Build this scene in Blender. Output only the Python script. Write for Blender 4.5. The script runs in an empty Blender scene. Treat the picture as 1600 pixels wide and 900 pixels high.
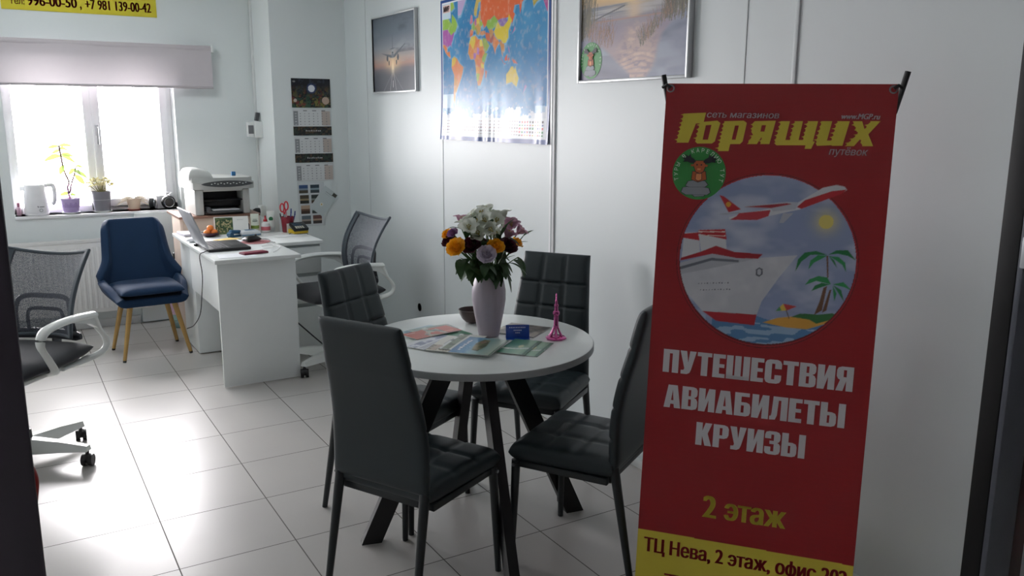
import bpy, bmesh, math, random
import numpy as np
from mathutils import Vector, Matrix, Euler

# ------------------------------------------------------------------ camera, world, light, exposure
S = bpy.context.scene
COL = S.collection
PI = math.pi

CAM_H = 1.5
YAW, PITCH, ROLL, FPX = 0.543326, 0.199708, -0.003638, 1317.7
cam_data = bpy.data.cameras.new('camera')
cam = bpy.data.objects.new('camera', cam_data)
COL.objects.link(cam)
S.camera = cam
cam_data.sensor_width = 36.0
cam_data.lens = FPX / 1600 * 36.0
cam_data.clip_start = 0.02
_f = Vector((math.sin(YAW) * math.cos(PITCH), math.cos(YAW) * math.cos(PITCH), -math.sin(PITCH)))
_r0 = Vector((math.cos(YAW), -math.sin(YAW), 0))
_d0 = _f.cross(_r0)
_r = math.cos(ROLL) * _r0 + math.sin(ROLL) * _d0
_d = -math.sin(ROLL) * _r0 + math.cos(ROLL) * _d0
cam.matrix_world = Matrix(((_r.x, -_d.x, -_f.x, 0), (_r.y, -_d.y, -_f.y, 0), (_r.z, -_d.z, -_f.z, CAM_H), (0, 0, 0, 1)))

S.view_settings.view_transform = 'Standard'
S.view_settings.look = 'None'
S.view_settings.gamma = 1.0
S.view_settings.use_curve_mapping = False
S.view_settings.exposure = 0.38
S.cycles.max_bounces = 14
S.cycles.diffuse_bounces = 8
S.cycles.transparent_max_bounces = 16
S.cycles.sample_clamp_indirect = 6.0

world = bpy.data.worlds.new('overcast_sky')
S.world = world
world.use_nodes = True
_bg = world.node_tree.nodes['Background']
_bg.inputs['Color'].default_value = (1.0, 0.965, 0.985, 1)
_bg.inputs['Strength'].default_value = 30.0

def area_light(name, loc, rot, sx, sy, power, color=(1, 1, 1), portal=False):
    d = bpy.data.lights.new(name, 'AREA')
    d.shape = 'RECTANGLE'
    d.size, d.size_y = sx, sy
    d.energy = power
    d.color = color
    if portal:
        d.cycles.is_portal = True
    o = bpy.data.objects.new(name, d)
    COL.objects.link(o)
    o.location = loc
    o.rotation_euler = rot
    return o

# room frame: X along the window wall, Y along the map wall, camera stands in the doorway at (0, 0)
WX = 2.265      # map wall
WY = 6.62       # window wall
PX, PY = 1.713, 6.13   # pier in the far corner
DY = 1.215      # glazed front
LX = -2.3       # far left wall
CZ = 2.75       # ceiling
WIN1 = (0.06, 1.135, 0.825, 1.86)
WIN2 = (-1.75, -0.62, 0.825, 1.86)

area_light('window_daylight_portal', ((WIN1[0] + WIN1[1]) / 2, WY + 0.24, (WIN1[2] + WIN1[3]) / 2), (-PI / 2, 0, 0), WIN1[1] - WIN1[0], WIN1[3] - WIN1[2], 1, portal=True)
area_light('window_daylight_portal', ((WIN2[0] + WIN2[1]) / 2, WY + 0.24, (WIN2[2] + WIN2[3]) / 2), (-PI / 2, 0, 0), WIN2[1] - WIN2[0], WIN2[3] - WIN2[2], 1, portal=True)
CEIL_W = 9.0
CORR_W = 0.15

# ------------------------------------------------------------------ helpers
def lin(c):
    if isinstance(c, str):
        c = c.lstrip('#')
        c = [int(c[i:i + 2], 16) / 255 for i in (0, 2, 4)]
    return tuple((x / 12.92 if x <= 0.04045 else ((x + 0.055) / 1.055) ** 2.4) for x in c)

MATS = {}
def mat(name, color, rough=0.5, metal=0.0, vary=0.06, scale=18.0, bump=0.0, bscale=None, alpha=1.0, trans=0.0, sheen=0.0, coat=0.0, spec=0.5, transl=0.0):
    if name in MATS:
        return MATS[name]
    m = bpy.data.materials.new(name)
    m.use_nodes = True
    nt = m.node_tree
    b = nt.nodes['Principled BSDF']
    c = lin(color)
    tc = nt.nodes.new('ShaderNodeTexCoord')
    nz = nt.nodes.new('ShaderNodeTexNoise')
    nz.inputs['Scale'].default_value = scale
    nz.inputs['Detail'].default_value = 3
    nt.links.new(tc.outputs['Object'], nz.inputs['Vector'])
    mx = nt.nodes.new('ShaderNodeMix')
    mx.data_type = 'RGBA'
    nt.links.new(nz.outputs['Fac'], mx.inputs['Factor'])
    mx.inputs[6].default_value = tuple(max(0, x * (1 - vary)) for x in c) + (1,)
    mx.inputs[7].default_value = tuple(min(1, x * (1 + vary)) for x in c) + (1,)
    nt.links.new(mx.outputs[2], b.inputs['Base Color'])
    b.inputs['Roughness'].default_value = rough
    b.inputs['Metallic'].default_value = metal
    b.inputs['Alpha'].default_value = alpha
    b.inputs['Transmission Weight'].default_value = trans
    b.inputs['Sheen Weight'].default_value = sheen
    b.inputs['Coat Weight'].default_value = coat
    b.inputs['Specular IOR Level'].default_value = spec
    if bump:
        bp = nt.nodes.new('ShaderNodeBump')
        bp.inputs['Strength'].default_value = bump
        bp.inputs['Distance'].default_value = 0.002
        n2 = nt.nodes.new('ShaderNodeTexNoise')
        n2.inputs['Scale'].default_value = bscale or 250
        nt.links.new(tc.outputs['Object'], n2.inputs['Vector'])
        nt.links.new(n2.outputs['Fac'], bp.inputs['Height'])
        nt.links.new(bp.outputs['Normal'], b.inputs['Normal'])
    if transl:
        out = nt.nodes['Material Output']
        tl = nt.nodes.new('ShaderNodeBsdfTranslucent')
        tl.inputs['Color'].default_value = c + (1,)
        ms = nt.nodes.new('ShaderNodeMixShader')
        ms.inputs['Fac'].default_value = transl
        nt.links.new(b.outputs[0], ms.inputs[1])
        nt.links.new(tl.outputs[0], ms.inputs[2])
        nt.links.new(ms.outputs[0], out.inputs['Surface'])
    MATS[name] = m
    return m

def print_mat(name, rough=0.35, coat=0.0, bump=0.0, spec=0.5):
    """a printed sheet: the artwork is carried by the sheet's own colour layer"""
    if name in MATS:
        return MATS[name]
    m = bpy.data.materials.new(name)
    m.use_nodes = True
    nt = m.node_tree
    b = nt.nodes['Principled BSDF']
    a = nt.nodes.new('ShaderNodeVertexColor')
    a.layer_name = 'ink'
    nt.links.new(a.outputs['Color'], b.inputs['Base Color'])
    b.inputs['Roughness'].default_value = rough
    b.inputs['Coat Weight'].default_value = coat
    b.inputs['Specular IOR Level'].default_value = spec
    if bump:
        tc = nt.nodes.new('ShaderNodeTexCoord')
        nz = nt.nodes.new('ShaderNodeTexNoise')
        nz.inputs['Scale'].default_value = 6
        bp = nt.nodes.new('ShaderNodeBump')
        bp.inputs['Strength'].default_value = bump
        bp.inputs['Distance'].default_value = 0.01
        nt.links.new(tc.outputs['Object'], nz.inputs['Vector'])
        nt.links.new(nz.outputs['Fac'], bp.inputs['Height'])
        nt.links.new(bp.outputs['Normal'], b.inputs['Normal'])
    MATS[name] = m
    return m

class MB:
    def __init__(self):
        self.v = []; self.f = []; self.mi = []
    def add(self, verts, faces, M=None, mi=0):
        n = len(self.v)
        if M is not None:
            verts = [tuple(M @ Vector(p)) for p in verts]
        self.v += [tuple(p) for p in verts]
        self.f += [tuple(i + n for i in f) for f in faces]
        self.mi += [mi] * len(faces)
        return self
    def box(self, x0, x1, y0, y1, z0, z1, bev=0.0, seg=2, M=None, mi=0):
        bm = bmesh.new()
        bmesh.ops.create_cube(bm, size=1)
        for v in bm.verts:
            v.co = Vector(((x0 + x1) / 2 + v.co.x * (x1 - x0), (y0 + y1) / 2 + v.co.y * (y1 - y0), (z0 + z1) / 2 + v.co.z * (z1 - z0)))
        if bev > 0:
            bev = min(bev, 0.49 * min(abs(x1 - x0), abs(y1 - y0), abs(z1 - z0)))
            bmesh.ops.bevel(bm, geom=list(bm.edges), offset=bev, segments=seg, profile=0.5, affect='EDGES')
        bm.verts.index_update()
        self.add([tuple(v.co) for v in bm.verts], [tuple(v.index for v in f.verts) for f in bm.faces], M, mi)
        bm.free()
        return self
    def lathe(self, prof, seg=24, M=None, mi=0, cap0=True, cap1=True):
        vs, fs = [], []
        n = len(prof)
        for (r, z) in prof:
            for k in range(seg):
                a = 2 * PI * k / seg
                vs.append((r * math.cos(a), r * math.sin(a), z))
        for i in range(n - 1):
            for k in range(seg):
                k2 = (k + 1) % seg
                fs.append((i * seg + k, i * seg + k2, (i + 1) * seg + k2, (i + 1) * seg + k))
        if cap0: fs.append(tuple(reversed(range(seg))))
        if cap1: fs.append(tuple(range((n - 1) * seg, n * seg)))
        return self.add(vs, fs, M, mi)
    def cyl(self, p, q, r, r2=None, seg=16, mi=0, M=None):
        return self.tube([p, q], [r, r if r2 is None else r2], seg, mi, M)
    def tube(self, pts, rad, seg=12, mi=0, M=None, flat=1.0, up=None, closed=False):
        """round or flattened tube along a path; flat scales the section along the side vector"""
        pts = [Vector(p) for p in pts]
        n = len(pts)
        if not isinstance(rad, (list, tuple)): rad = [rad] * n
        vs, fs = [], []
        u = None
        for i, p in enumerate(pts):
            if closed:
                t = pts[(i + 1) % n] - pts[i - 1]
            else:
                t = pts[min(i + 1, n - 1)] - pts[max(i - 1, 0)]
            t.normalize()
            if up is not None:
                u = Vector(up) - t * t.dot(Vector(up))
                if u.length < 1e-5: u = t.orthogonal()
                u.normalize()
            elif u is None:
                u = t.orthogonal().normalized()
            else:
                u = (u - t * t.dot(u)).normalized()
            w = t.cross(u)
            for k in range(seg):
                a = 2 * PI * k / seg
                vs.append(tuple(p + rad[i] * (math.cos(a) * u * flat + math.sin(a) * w)))
        m = n if closed else n - 1
        for i in range(m):
            j = (i + 1) % n
            for k in range(seg):
                k2 = (k + 1) % seg
                fs.append((i * seg + k, i * seg + k2, j * seg + k2, j * seg + k))
        if not closed:
            fs.append(tuple(reversed(range(seg))))
            fs.append(tuple(range((n - 1) * seg, n * seg)))
        return self.add(vs, fs, M, mi)
    def prism(self, poly, z0, z1, M=None, mi=0):
        n = len(poly)
        vs = [(x, y, z0) for x, y in poly] + [(x, y, z1) for x, y in poly]
        fs = [tuple(reversed(range(n))), tuple(range(n, 2 * n))]
        for i in range(n):
            j = (i + 1) % n
            fs.append((i, j, n + j, n + i))
        return self.add(vs, fs, M, mi)
    def ball(self, c, r, sc=(1, 1, 1), seg=16, M=None, mi=0):
        prof = [(max(1e-4, r * math.sin(PI * i / 10)), -r * math.cos(PI * i / 10)) for i in range(11)]
        T = Matrix.Translation(Vector(c)) @ Matrix.Diagonal((sc[0], sc[1], sc[2], 1))
        if M is not None: T = M @ T
        return self.lathe(prof, seg, T, mi)
    def surf(self, fn, us, vs_, mi=0, M=None, flip=False, wrap_u=False):
        V = [fn(u, v) for v in vs_ for u in us]
        nu, nv = len(us), len(vs_)
        F = []
        for j in range(nv - 1):
            for i in range(nu if wrap_u else nu - 1):
                i2 = (i + 1) % nu
                q = (j * nu + i, j * nu + i2, (j + 1) * nu + i2, (j + 1) * nu + i)
                F.append(tuple(reversed(q)) if flip else q)
        return self.add(V, F, M, mi)
    def pillow(self, centre, h_top, h_bot, nu=24, nv=24, mi=0, M=None, p=7.0):
        """closed padded slab: centre(u,v) -> (point, normal); u,v in [-1,1]; rounded rim"""
        us = [-math.cos(PI * i / nu) for i in range(nu + 1)]
        vs = [-math.cos(PI * i / nv) for i in range(nv + 1)]
        def rim(u, v):
            return (max(0, 1 - abs(u) ** p) ** (1 / 2.2)) * (max(0, 1 - abs(v) ** p) ** (1 / 2.2))
        def top(u, v):
            c, n = centre(u, v); return tuple(Vector(c) + Vector(n) * (h_top(u, v) * rim(u, v)))
        def bot(u, v):
            c, n = centre(u, v); return tuple(Vector(c) - Vector(n) * (h_bot(u, v) * rim(u, v)))
        self.surf(top, us, vs, mi, M)
        self.surf(bot, us, vs, mi, M, flip=True)
        return self
    def build(self, name, mats, parent=None, sharp=35, smooth=True, weld=True, loc=None, rot=None):
        me = bpy.data.meshes.new(name)
        me.from_pydata(self.v, [], self.f)
        if not isinstance(mats, (list, tuple)): mats = [mats]
        for m in mats: me.materials.append(m)
        if len(mats) > 1:
            me.polygons.foreach_set('material_index', self.mi)
        if weld:
            bm = bmesh.new(); bm.from_mesh(me)
            bmesh.ops.remove_doubles(bm, verts=bm.verts, dist=1e-5)
            bmesh.ops.recalc_face_normals(bm, faces=bm.faces)
            bm.to_mesh(me); bm.free()
        if smooth:
            me.polygons.foreach_set('use_smooth', [True] * len(me.polygons))
            me.set_sharp_from_angle(angle=math.radians(sharp))
        me.update()
        o = bpy.data.objects.new(name, me)
        COL.objects.link(o)
        if parent: o.parent = parent
        if loc is not None: o.location = loc
        if rot is not None: o.rotation_euler = rot
        return o

def tag(o, label, cat, group=None):
    o['label'] = label; o['category'] = cat
    if group: o['group'] = group
    return o
def thing(name, label, cat, loc=(0, 0, 0), rz=0.0, group=None):
    o = bpy.data.objects.new(name, None)
    o.empty_display_size = 0.1
    COL.objects.link(o)
    o.location = loc; o.rotation_euler = (0, 0, rz)
    return tag(o, label, cat, group)
def struct(o):
    o['kind'] = 'structure'
    return o
def copy_thing(root, loc, rz, label):
    r = root.copy(); COL.objects.link(r)
    r.location = loc; r.rotation_euler = (0, 0, rz); r['label'] = label
    for ch in list(root.children):
        c = ch.copy(); COL.objects.link(c); c.parent = r
        for g in list(ch.children):
            d = g.copy(); COL.objects.link(d); d.parent = c
    return r
def spline(pts, n=8):
    """Catmull-Rom through points"""
    P = [Vector(p) for p in pts]
    P = [P[0] * 2 - P[1]] + P + [P[-1] * 2 - P[-2]]
    out = []
    for i in range(1, len(P) - 2):
        for k in range(n):
            t = k / n
            a, b, c, d = P[i - 1], P[i], P[i + 1], P[i + 2]
            out.append(0.5 * ((2 * b) + (c - a) * t + (2 * a - 5 * b + 4 * c - d) * t * t + (3 * b - a - 3 * c + d) * t ** 3))
    out.append(P[-2].copy())
    return out

# ---- artwork: a raster of ink colours in a numpy array, laid on a sheet as its colour layer
class Art:
    def __init__(self, w, h, nx, base):
        self.w, self.h, self.nx = w, h, nx
        self.ny = max(2, int(round(nx * h / w)))
        self.X, self.Y = np.meshgrid((np.arange(nx) + 0.0) / (nx - 1) * w, (np.arange(self.ny)) / (self.ny - 1) * h)   # y down from the top
        self.C = np.empty((self.ny, nx, 3)); self.C[:] = lin(base)
    def put(self, mask, color, a=1.0):
        c = np.array(lin(color))
        w = (mask * a)[..., None]
        self.C = self.C * (1 - w) + c * w
    def poly(self, pts, color, a=1.0, clip=None):
        m = self.inside(pts)
        if clip is not None: m = m * clip
        self.put(m, color, a)
    def inside(self, pts):
        dx = (self.X[0, 1] - self.X[0, 0]) * .25; dy = (self.Y[1, 0] - self.Y[0, 0]) * .25
        tot = np.zeros(self.X.shape)
        n = len(pts)
        for ox, oy in ((-dx, -dy), (dx, -dy), (-dx, dy), (dx, dy)):
            m = np.zeros(self.X.shape, bool)
            for i in range(n):
                x0, y0 = pts[i]; x1, y1 = pts[(i + 1) % n]
                if y0 == y1: continue
                yy = self.Y[:, 0] + oy
                r = np.nonzero((yy >= min(y0, y1)) & (yy < max(y0, y1)))[0]
                if not len(r): continue
                xi = x0 + (yy[r] - y0) * (x1 - x0) / (y1 - y0)
                m[r] ^= (self.X[r] + ox) < xi[:, None]
            tot += m
        return tot / 4
    def disc(self, cx, cy, r, color, ry=None, a=1.0, clip=None):
        m = (((self.X - cx) / r) ** 2 + ((self.Y - cy) / (ry or r)) ** 2 <= 1).astype(float)
        if clip is not None: m = m * clip
        self.put(m, color, a)
    def rect(self, x0, x1, y0, y1, color, a=1.0):
        self.put(((self.X >= x0) & (self.X < x1) & (self.Y >= y0) & (self.Y < y1)).astype(float), color, a)
    def line(self, p, q, wid, color, a=1.0):
        d = np.array(q, float) - np.array(p, float); L = np.hypot(*d); d /= max(L, 1e-9)
        s = (self.X - p[0]) * d[0] + (self.Y - p[1]) * d[1]
        t = -(self.X - p[0]) * d[1] + (self.Y - p[1]) * d[0]
        self.put(((s >= 0) & (s <= L) & (abs(t) <= wid / 2)).astype(float), color, a)
    def noise(self, cell, seed, stretch=(1, 1)):
        r = np.random.RandomState(seed)
        fx, fy = (self.X - self.X.min()) / cell / stretch[0], (self.Y - self.Y.min()) / cell / stretch[1]
        g = r.rand(int(fy.max()) + 3, int(fx.max()) + 3)
        ix, iy = fx.astype(int), fy.astype(int)
        tx, ty = fx - ix, fy - iy
        tx = tx * tx * (3 - 2 * tx); ty = ty * ty * (3 - 2 * ty)
        return (g[iy, ix] * (1 - tx) + g[iy, ix + 1] * tx) * (1 - ty) + (g[iy + 1, ix] * (1 - tx) + g[iy + 1, ix + 1] * tx) * ty
    def fbm(self, cell, seed, stretch=(1, 1)):
        return (self.noise(cell, seed, stretch) * 4 + self.noise(cell / 2, seed + 1, stretch) * 2 + self.noise(cell / 4, seed + 2, stretch)) / 7
    def ramp(self, t, stops):
        """t array 0..1 -> colour array from (pos, hex) stops"""
        ps = [s[0] for s in stops]; cs = np.array([lin(s[1]) for s in stops])
        return np.stack([np.interp(t, ps, cs[:, k]) for k in range(3)], -1)
    def sheet(self, name, material, parent=None, pos=None, thick=0.0):
        """pos(x, y) arrays -> 3D points; returns a closed sheet with the artwork on its front"""
        if pos is None:
            pos = lambda x, y: np.stack([x - self.w / 2, np.zeros_like(x), self.h - y], -1)
        P = pos(self.X, self.Y).reshape(-1, 3)
        nx, ny = self.nx, self.ny
        idx = np.arange(nx * ny).reshape(ny, nx)
        q = np.stack([idx[1:, :-1], idx[1:, 1:], idx[:-1, 1:], idx[:-1, :-1]], -1).reshape(-1, 4)
        C = np.concatenate([self.C.reshape(-1, 3), np.ones((nx * ny, 1))], 1)
        if thick:
            a, b, c = P[0], P[nx - 1], P[-nx]
            n = np.cross(b - a, c - a); n /= np.linalg.norm(n)
            k = len(P)
            ring = np.concatenate([idx[0, :], idx[1:, -1], idx[-1, -2::-1], idx[-2:0:-1, 0]])
            r2 = np.roll(ring, -1)
            q = np.concatenate([q, q[:, ::-1] + k, np.stack([ring, r2, r2 + k, ring + k], -1)])
            P = np.concatenate([P, P + n * thick]); C = np.concatenate([C, C])
        me = bpy.data.meshes.new(name)
        me.vertices.add(len(P)); me.vertices.foreach_set('co', P.astype(np.float32).ravel())
        me.loops.add(q.size); me.loops.foreach_set('vertex_index', q.astype(np.int32).ravel())
        me.polygons.add(len(q))
        me.polygons.foreach_set('loop_start', np.arange(0, q.size, 4, dtype=np.int32))
        me.polygons.foreach_set('loop_total', np.full(len(q), 4, dtype=np.int32))
        me.update(calc_edges=True)
        at = me.color_attributes.new('ink', 'FLOAT_COLOR', 'POINT')
        at.data.foreach_set('color', C.astype(np.float32).ravel())
        me.polygons.foreach_set('use_smooth', [True] * len(q))
        me.set_sharp_from_angle(angle=math.radians(40))
        me.materials.append(material)
        o = bpy.data.objects.new(name, me); COL.objects.link(o)
        if parent: o.parent = parent
        return o

# ---- lettering
def text_poly(body, bold=0.0, shear=0.0):
    """flat mesh of a line of lettering: glyph outlines, triangulated and kept where the winding is not zero"""
    cu = bpy.data.curves.new('lettering', 'FONT')
    cu.body = body; cu.shear = shear; cu.resolution_u = 4; cu.fill_mode = 'NONE'
    o = bpy.data.objects.new('lettering', cu); COL.objects.link(o)
    me = bpy.data.meshes.new_from_object(o.evaluated_get(bpy.context.evaluated_depsgraph_get()))
    V = [Vector((v.co.x, v.co.y)) for v in me.vertices]
    Ed = [tuple(e.vertices) for e in me.edges]
    bpy.data.objects.remove(o); bpy.data.curves.remove(cu); bpy.data.meshes.remove(me)
    # loops in drawing order, so that each edge keeps its direction
    nxt = {}
    for i, j in Ed:
        nxt.setdefault(i, []).append(j); nxt.setdefault(j, []).append(i)
    seen = set(); D = []
    for st in range(len(V)):
        if st in seen or st not in nxt: continue
        loop = [st]; seen.add(st)
        cur = st + 1 if st + 1 in nxt[st] else nxt[st][0]
        while cur not in seen:
            loop.append(cur); seen.add(cur)
            opt = [k for k in nxt[cur] if k not in seen]
            if not opt: break
            cur = opt[0]
        D += [(loop[k], loop[(k + 1) % len(loop)]) for k in range(len(loop))]
    from mathutils.geometry import delaunay_2d_cdt
    r = delaunay_2d_cdt(V, D, [], 0, 1e-5)
    P, T = r[0], r[2]
    x0 = np.array([V[i].x for i, j in D]); y0 = np.array([V[i].y for i, j in D])
    x1 = np.array([V[j].x for i, j in D]); y1 = np.array([V[j].y for i, j in D])
    keep = []
    for t in T:
        c = sum((P[k] for k in t), Vector((0, 0))) / len(t)
        up = (y0 <= c.y) & (y1 > c.y); dn = (y1 <= c.y) & (y0 > c.y)
        m = up | dn
        xi = x0[m] + (c.y - y0[m]) * (x1[m] - x0[m]) / (y1[m] - y0[m])
        w = np.where(up[m], 1, -1)[xi > c.x].sum()
        if w != 0: keep.append(tuple(t))
    return np.array([(p.x, p.y, 0.0) for p in P]), keep
def fill_poly(contours):
    """flat mesh from closed contours with holes"""
    cu = bpy.data.curves.new('lettering', 'CURVE'); cu.dimensions = '2D'; cu.fill_mode = 'BOTH'
    for c in contours:
        s = cu.splines.new('POLY'); s.points.add(len(c) - 1)
        for i, (x, y) in enumerate(c): s.points[i].co = (x, y, 0, 1)
        s.use_cyclic_u = True
    o = bpy.data.objects.new('lettering', cu); COL.objects.link(o)
    me = bpy.data.meshes.new_from_object(o.evaluated_get(bpy.context.evaluated_depsgraph_get()))
    V = np.array([v.co[:] for v in me.vertices]); F = [tuple(p.vertices) for p in me.polygons]
    bpy.data.objects.remove(o); bpy.data.curves.remove(cu); bpy.data.meshes.remove(me)
    return V, F
def put_text(mb, body, place, x0, x1, y0, y1, bold=0.0, shear=0.0, mi=0, ref=None):
    """letters scaled into the box x0..x1 / y0 (baseline) .. y1 (cap top); place(x, y) -> 3D"""
    V, F = text_poly(body, 0.0, shear)
    ax, bx = V[:, 0].min(), V[:, 0].max()
    ay, by = V[:, 1].min(), V[:, 1].max()
    n = 1 if bold <= 0 else 5
    for q in range(n):     # a heavier weight: the strokes are widened sideways
        o = 0 if n == 1 else bold * (q / (n - 1) * 2 - 1)
        P = [place(x0 + (x + o - ax + bold) / (bx - ax + 2 * bold) * (x1 - x0), y0 + (y - ay) / (by - ay) * (y1 - y0)) for x, y, _ in V]
        mb.add(P, F, mi=mi)

# ------------------------------------------------------------------ materials
M_wall = mat('painted_wall', '#e2e8e8', 0.75, vary=0.02, scale=2.5, bump=0.15, bscale=90)
M_panel = mat('laminated_wall_panel', '#d3dadb', 0.42, vary=0.02, scale=1.5)
M_ceil = mat('ceiling_white', '#e4e6e6', 0.8, vary=0.02)
M_white_pvc = mat('white_pvc', '#eeeef0', 0.35, vary=0.02)
M_white_lam = mat('white_laminate', '#e6eae9', 0.32, vary=0.02)
M_white_plastic = mat('white_plastic', '#e6e9e7', 0.35, vary=0.02)
M_black_plastic = mat('black_plastic', '#17181a', 0.4)
M_dark_frame = mat('dark_anodised_frame', '#34303a', 0.45)
M_grey_frame = mat('graphite_profile', '#5a5e68', 0.4)
M_rubber = mat('black_rubber', '#0c0d10', 0.6)
M_corr = mat('corridor_paint', '#474546', 0.8)

def floor_material():
    m = bpy.data.materials.new('porcelain_tiles'); m.use_nodes = True
    nt = m.node_tree; b = nt.nodes['Principled BSDF']; N = nt.nodes.new; L = nt.links.new
    tc = N('ShaderNodeTexCoord'); sep = N('ShaderNodeSeparateXYZ'); L(tc.outputs['Object'], sep.inputs[0])
    def mth(op, a, bb=None, cc=None):
        n = N('ShaderNodeMath'); n.operation = op
        for i, x in enumerate((a, bb, cc)):
            if x is None: continue
            if isinstance(x, (int, float)): n.inputs[i].default_value = x
            else: L(x, n.inputs[i])
        return n.outputs[0]
    T = 0.39759
    def edge(o, off):
        t = mth('DIVIDE', mth('SUBTRACT', o, off), T)
        fr = mth('FRACT', t)
        return mth('GREATER_THAN', mth('ABSOLUTE', mth('SUBTRACT', fr, 0.5)), 0.5 - 0.0085 * 0.62), mth('FLOOR', t)
    ex, ix = edge(sep.outputs['X'], 0.38762); ey, iy = edge(sep.outputs['Y'], 2.40822)
    g = mth('MAXIMUM', ex, ey)
    comb = N('ShaderNodeCombineXYZ'); L(ix, comb.inputs[0]); L(iy, comb.inputs[1])
    wn = N('ShaderNodeTexWhiteNoise'); L(comb.outputs[0], wn.inputs['Vector'])
    nz = N('ShaderNodeTexNoise'); nz.inputs['Scale'].default_value = 3.0; nz.inputs['Detail'].default_value = 5
    L(tc.outputs['Object'], nz.inputs['Vector'])
    v = mth('ADD', mth('MULTIPLY', nz.outputs['Fac'], 0.7), mth('MULTIPLY', wn.outputs['Value'], 0.3))
    mx = N('ShaderNodeMix'); mx.data_type = 'RGBA'; L(v, mx.inputs['Factor'])
    mx.inputs[6].default_value = lin('#b0adaa') + (1,); mx.inputs[7].default_value = lin('#bfbcb8') + (1,)
    m2 = N('ShaderNodeMix'); m2.data_type = 'RGBA'; L(g, m2.inputs['Factor'])
    L(mx.outputs[2], m2.inputs[6]); m2.inputs[7].default_value = lin('#55504c') + (1,)
    L(m2.outputs[2], b.inputs['Base Color'])
    rr = mth('ADD', mth('MULTIPLY', g, 0.4), mth('ADD', 0.27, mth('MULTIPLY', nz.outputs['Fac'], 0.08)))
    L(rr, b.inputs['Roughness'])
    b.inputs['Specular IOR Level'].default_value = 0.6
    bp = N('ShaderNodeBump'); bp.inputs['Strength'].default_value = 0.4; bp.inputs['Distance'].default_value = 0.002; bp.invert = True
    L(g, bp.inputs['Height']); L(bp.outputs['Normal'], b.inputs['Normal'])
    return m
M_floor = floor_material()

def glass_material(name, tint='#ffffff', fac=0.06):
    m = bpy.data.materials.new(name); m.use_nodes = True
    nt = m.node_tree; nt.nodes.remove(nt.nodes['Principled BSDF'])
    t = nt.nodes.new('ShaderNodeBsdfTransparent'); t.inputs['Color'].default_value = lin(tint) + (1,)
    g = nt.nodes.new('ShaderNodeBsdfGlossy'); g.inputs['Roughness'].default_value = 0.02
    fr = nt.nodes.new('ShaderNodeFresnel'); fr.inputs['IOR'].default_value = 1.35
    ms = nt.nodes.new('ShaderNodeMixShader')
    nt.links.new(fr.outputs[0], ms.inputs['Fac']); nt.links.new(t.outputs[0], ms.inputs[1]); nt.links.new(g.outputs[0], ms.inputs[2])
    nt.links.new(ms.outputs[0], nt.nodes['Material Output'].inputs['Surface'])
    return m
M_glass = glass_material('window_glass')

# ------------------------------------------------------------------ the room
FX0, FX1, FY0 = -3.2, 4.4, -2.6
struct(MB().box(FX0, FX1, FY0, WY + 0.3, -0.12, 0.0).build('floor', M_floor, smooth=False))
struct(MB().box(FX0, FX1, FY0, WY + 0.3, CZ, CZ + 0.12).build('ceiling', M_ceil, smooth=False))
wb = MB()
T0, T1 = WY, WY + 0.26
xs = [LX - 0.1, WIN2[0], WIN2[1], WIN1[0], WIN1[1], WX + 0.1]
for a, b_ in ((0, 1), (2, 3), (4, 5)):
    wb.box(xs[a], xs[b_], T0, T1, 0, CZ)
for w in (WIN2, WIN1):
    wb.box(w[0], w[1], T0, T1, 0, w[2]); wb.box(w[0], w[1], T0, T1, w[3], CZ)
struct(wb.build('wall_back', M_wall, smooth=False))
struct(MB().box(PX, WX + 0.1, PY, WY, 0, CZ).build('wall_pier', M_wall, smooth=False))
struct(MB().box(WX, WX + 0.1, DY + 0.012, PY, 0, CZ).build('wall_right', M_panel, smooth=False))
struct(MB().box(LX - 0.1, LX, DY, WY, 0, CZ).build('wall_left', M_wall, smooth=False))
# glazed front of the office: solid leaf to the left of the doorway, dark frame to the right
struct(MB().box(LX - 0.1, -0.55, 1.11, 1.2, 0, CZ).box(-0.55, 0.0, 1.11, 1.2, 2.45, CZ).build('wall_front', M_corr, smooth=False))
struct(MB().box(0.0, WX + 0.3, 1.11, 1.2, 2.45, CZ).build('trim_1', M_dark_frame, smooth=False))
dl = struct(MB().box(-0.55, 0.0, 1.11, 1.2, 0, 2.45, 0.004).build('door_1', M_dark_frame))
d2 = struct(MB().box(2.247, 2.376, 1.158, 1.174, 0, 2.45, 0.003).build('door_2', M_grey_frame))
MB().box(2.246, 2.31, 1.1745, DY + 0.011, 0, 2.45, 0.002).build('gasket', M_rubber, d2)
M_dark_glass = mat('dark_red_tinted_panel', '#3a0d12', 0.12)
MB().box(2.3765, 2.452, 1.165, 1.20, 0.0, 2.45).build('tinted_pane', M_dark_glass, d2)
M_lock = mat('grey_lock_metal', '#c3c8cd', 0.35, metal=0.1)
MB().box(2.4525, 3.3, 1.165, 1.20, 0.0, 2.45).build('side_panel', M_lock, d2)
MB().box(2.224, 2.44, 1.135, 1.1575, 1.124, 1.205, 0.003).build('lock_case', M_lock, d2)
struct(MB().box(3.3, 4.4, 1.11, 1.2, 0, CZ).build('wall_front', M_corr, smooth=False))
# corridor the camera stands in
struct(MB().box(FX0 - 0.1, FX1 + 0.1, FY0 - 0.1, FY0, 0, CZ).build('wall_corridor', M_corr, smooth=False))
struct(MB().box(FX0 - 0.1, FX0, FY0, 1.2, 0, CZ).build('wall_corridor_left', M_corr, smooth=False))
struct(MB().box(FX1, FX1 + 0.1, FY0, 1.2, 0, CZ).build('wall_corridor_right', M_corr, smooth=False))

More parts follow.
